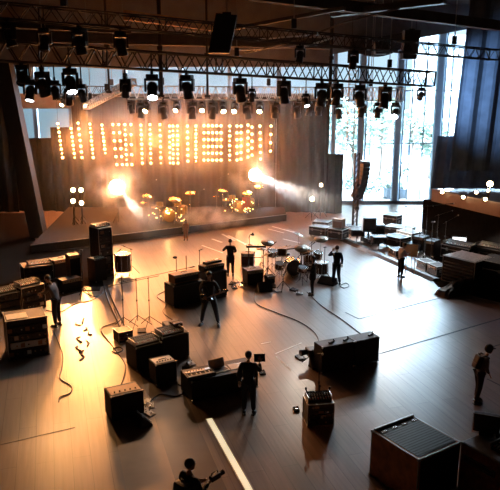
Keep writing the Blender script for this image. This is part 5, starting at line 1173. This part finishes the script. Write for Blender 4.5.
# tight beams through the haze
spot(pA+dA*.36, F(215, 300), 55000, (1., .86, .70), 11, .9, .08, 'beam_left')
spot(pB+dB*.36, F(470, 252), 130000, (1., .86, .72), 12, .6, .08, 'beam_right')
spot(pB+dB*.36, F(440, 262), 60000, (.95, .92, .95), 20, 1., .08, 'beam_right_wide')
# the lit truss lamps pouring warm light on the floor
for (loc, sc, lens, px) in spots:
    if lens is LENSW: spot(loc+Vector((0, -.45, -.85)), F(px*.9+10, 330) if px > 100 else F(88, 335), 220 if px > 100 else 12000, (1., .38, .11), 70 if px > 100 else 36, .7, .14, 'truss_wash')
for px, aim, pw, cl in ((29, (60, 345), 1500, (1., .48, .16)), (70, (75, 330), 1500, (1., .48, .16)), (152, (200, 400), 500, (1., .58, .32)), (306, (300, 445), 900, (1., .84, .68)), (396, (380, 400), 2000, (1., .92, .85))):  # the neutral wash on the small head is added to lift the floor
    loc = [s for s in spots if s[3] == px and s[2] is LENSC][0][0]; spot(loc+Vector((0, -.45, -.9)), F(*aim), pw, cl, 60, .7, .14, 'truss_wash')
lw = [s for s in spots if s[3] == 421][0][0]; spot(lw+Vector((.25, -.2, -.5)), At(482, 90, 39), 4200, (.32, .58, 1.), 75, 1., .1, 'curtain_fill')  # blue fill added to veil the curtain; the head above stays unlit
for kpt in (k1, k2):  # point lamp added at each riser kit for its golden glow
    pl_ = bpy.data.lights.new('kit_glow', 'POINT'); pl_.energy = 40; pl_.color = (1, .6, .2); pl_.shadow_soft_size = .1; po = bpy.data.objects.new('kit_glow', pl_); COL.objects.link(po); po.location = kpt+Vector((.1, -.95, .75))
# the bulb strips' light, one lamp per group of strips
for px, py in ((66, 140), (88, 135), (110, 145), (132, 138), (154, 145), (176, 138), (198, 145), (220, 138), (242, 145), (264, 137)):
    p = At(px, py, 43.0); pl_ = bpy.data.lights.new('strip_light', 'POINT'); pl_.energy = 68; pl_.color = (1, .33, .085); pl_.shadow_soft_size = .4; po = bpy.data.objects.new('strip_light', pl_); COL.objects.link(po); po.location = p
    p = At(px, 142, 43.2); pl_ = bpy.data.lights.new('strip_light', 'POINT'); pl_.energy = 800; pl_.color = (1, .30, .08); pl_.shadow_soft_size = .5; po = bpy.data.objects.new('strip_light', pl_); COL.objects.link(po); po.location = p

su = bpy.data.lights.new('sun', 'SUN'); su.energy = 5; su.angle = .02; su.color = (1, .97, .93); so = bpy.data.objects.new('sun', su); COL.objects.link(so); so.rotation_euler = Vector((-.8, .35, -.5)).to_track_quat('-Z', 'Y').to_euler()
W = bpy.data.worlds.new('sky'); S.world = W; W.use_nodes = True; nt = W.node_tree; bg = nt.nodes['Background']
tc = nt.nodes.new('ShaderNodeTexCoord'); sx = nt.nodes.new('ShaderNodeSeparateXYZ'); nt.links.new(tc.outputs['Generated'], sx.inputs[0])
cr = nt.nodes.new('ShaderNodeValToRGB'); cr.color_ramp.elements[0].position = .40; cr.color_ramp.elements[1].position = .62
cr.color_ramp.elements[0].color = (.25, .36, .43, 1); cr.color_ramp.elements[1].color = (.66, .84, 1, 1)
mr = nt.nodes.new('ShaderNodeMapRange'); mr.inputs['From Min'].default_value = -1; mr.inputs['From Max'].default_value = 1; nt.links.new(sx.outputs[0], mr.inputs['Value']); nt.links.new(mr.outputs['Result'], cr.inputs['Fac'])
nt.links.new(cr.outputs['Color'], bg.inputs['Color']); 
def rng(inp, f0, f1, t0, t1):
    m_ = nt.nodes.new('ShaderNodeMapRange'); m_.interpolation_type = 'SMOOTHSTEP'
    for n_, v_ in (('From Min', f0), ('From Max', f1), ('To Min', t0), ('To Max', t1)): m_.inputs[n_].default_value = v_
    nt.links.new(inp, m_.inputs['Value']); return m_.outputs['Result']
def mth(op, a_, b_):
    m_ = nt.nodes.new('ShaderNodeMath'); m_.operation = op
    for i_, v_ in enumerate((a_, b_)):
        if isinstance(v_, (int, float)): m_.inputs[i_].default_value = v_
        else: nt.links.new(v_, m_.inputs[i_])
    return m_.outputs[0]
high = mth('MULTIPLY', rng(sx.outputs[2], .06, .45, 0, 1), rng(sx.outputs[0], .05, .5, 0, 1))     # unseen sky boost added high on the right to light the floor
nt.links.new(mth('MULTIPLY', mth('ADD', mth('MULTIPLY', high, 130.0), 1.0), SKY), bg.inputs['Strength'])
S.view_settings.view_transform = 'Standard'; S.view_settings.look = 'None'; S.view_settings.gamma = 1; S.view_settings.exposure = EXPO
S.cycles.max_bounces = 6; S.cycles.transparent_max_bounces = 12; S.cycles.volume_bounces = 0; S.cycles.sample_clamp_indirect = 6
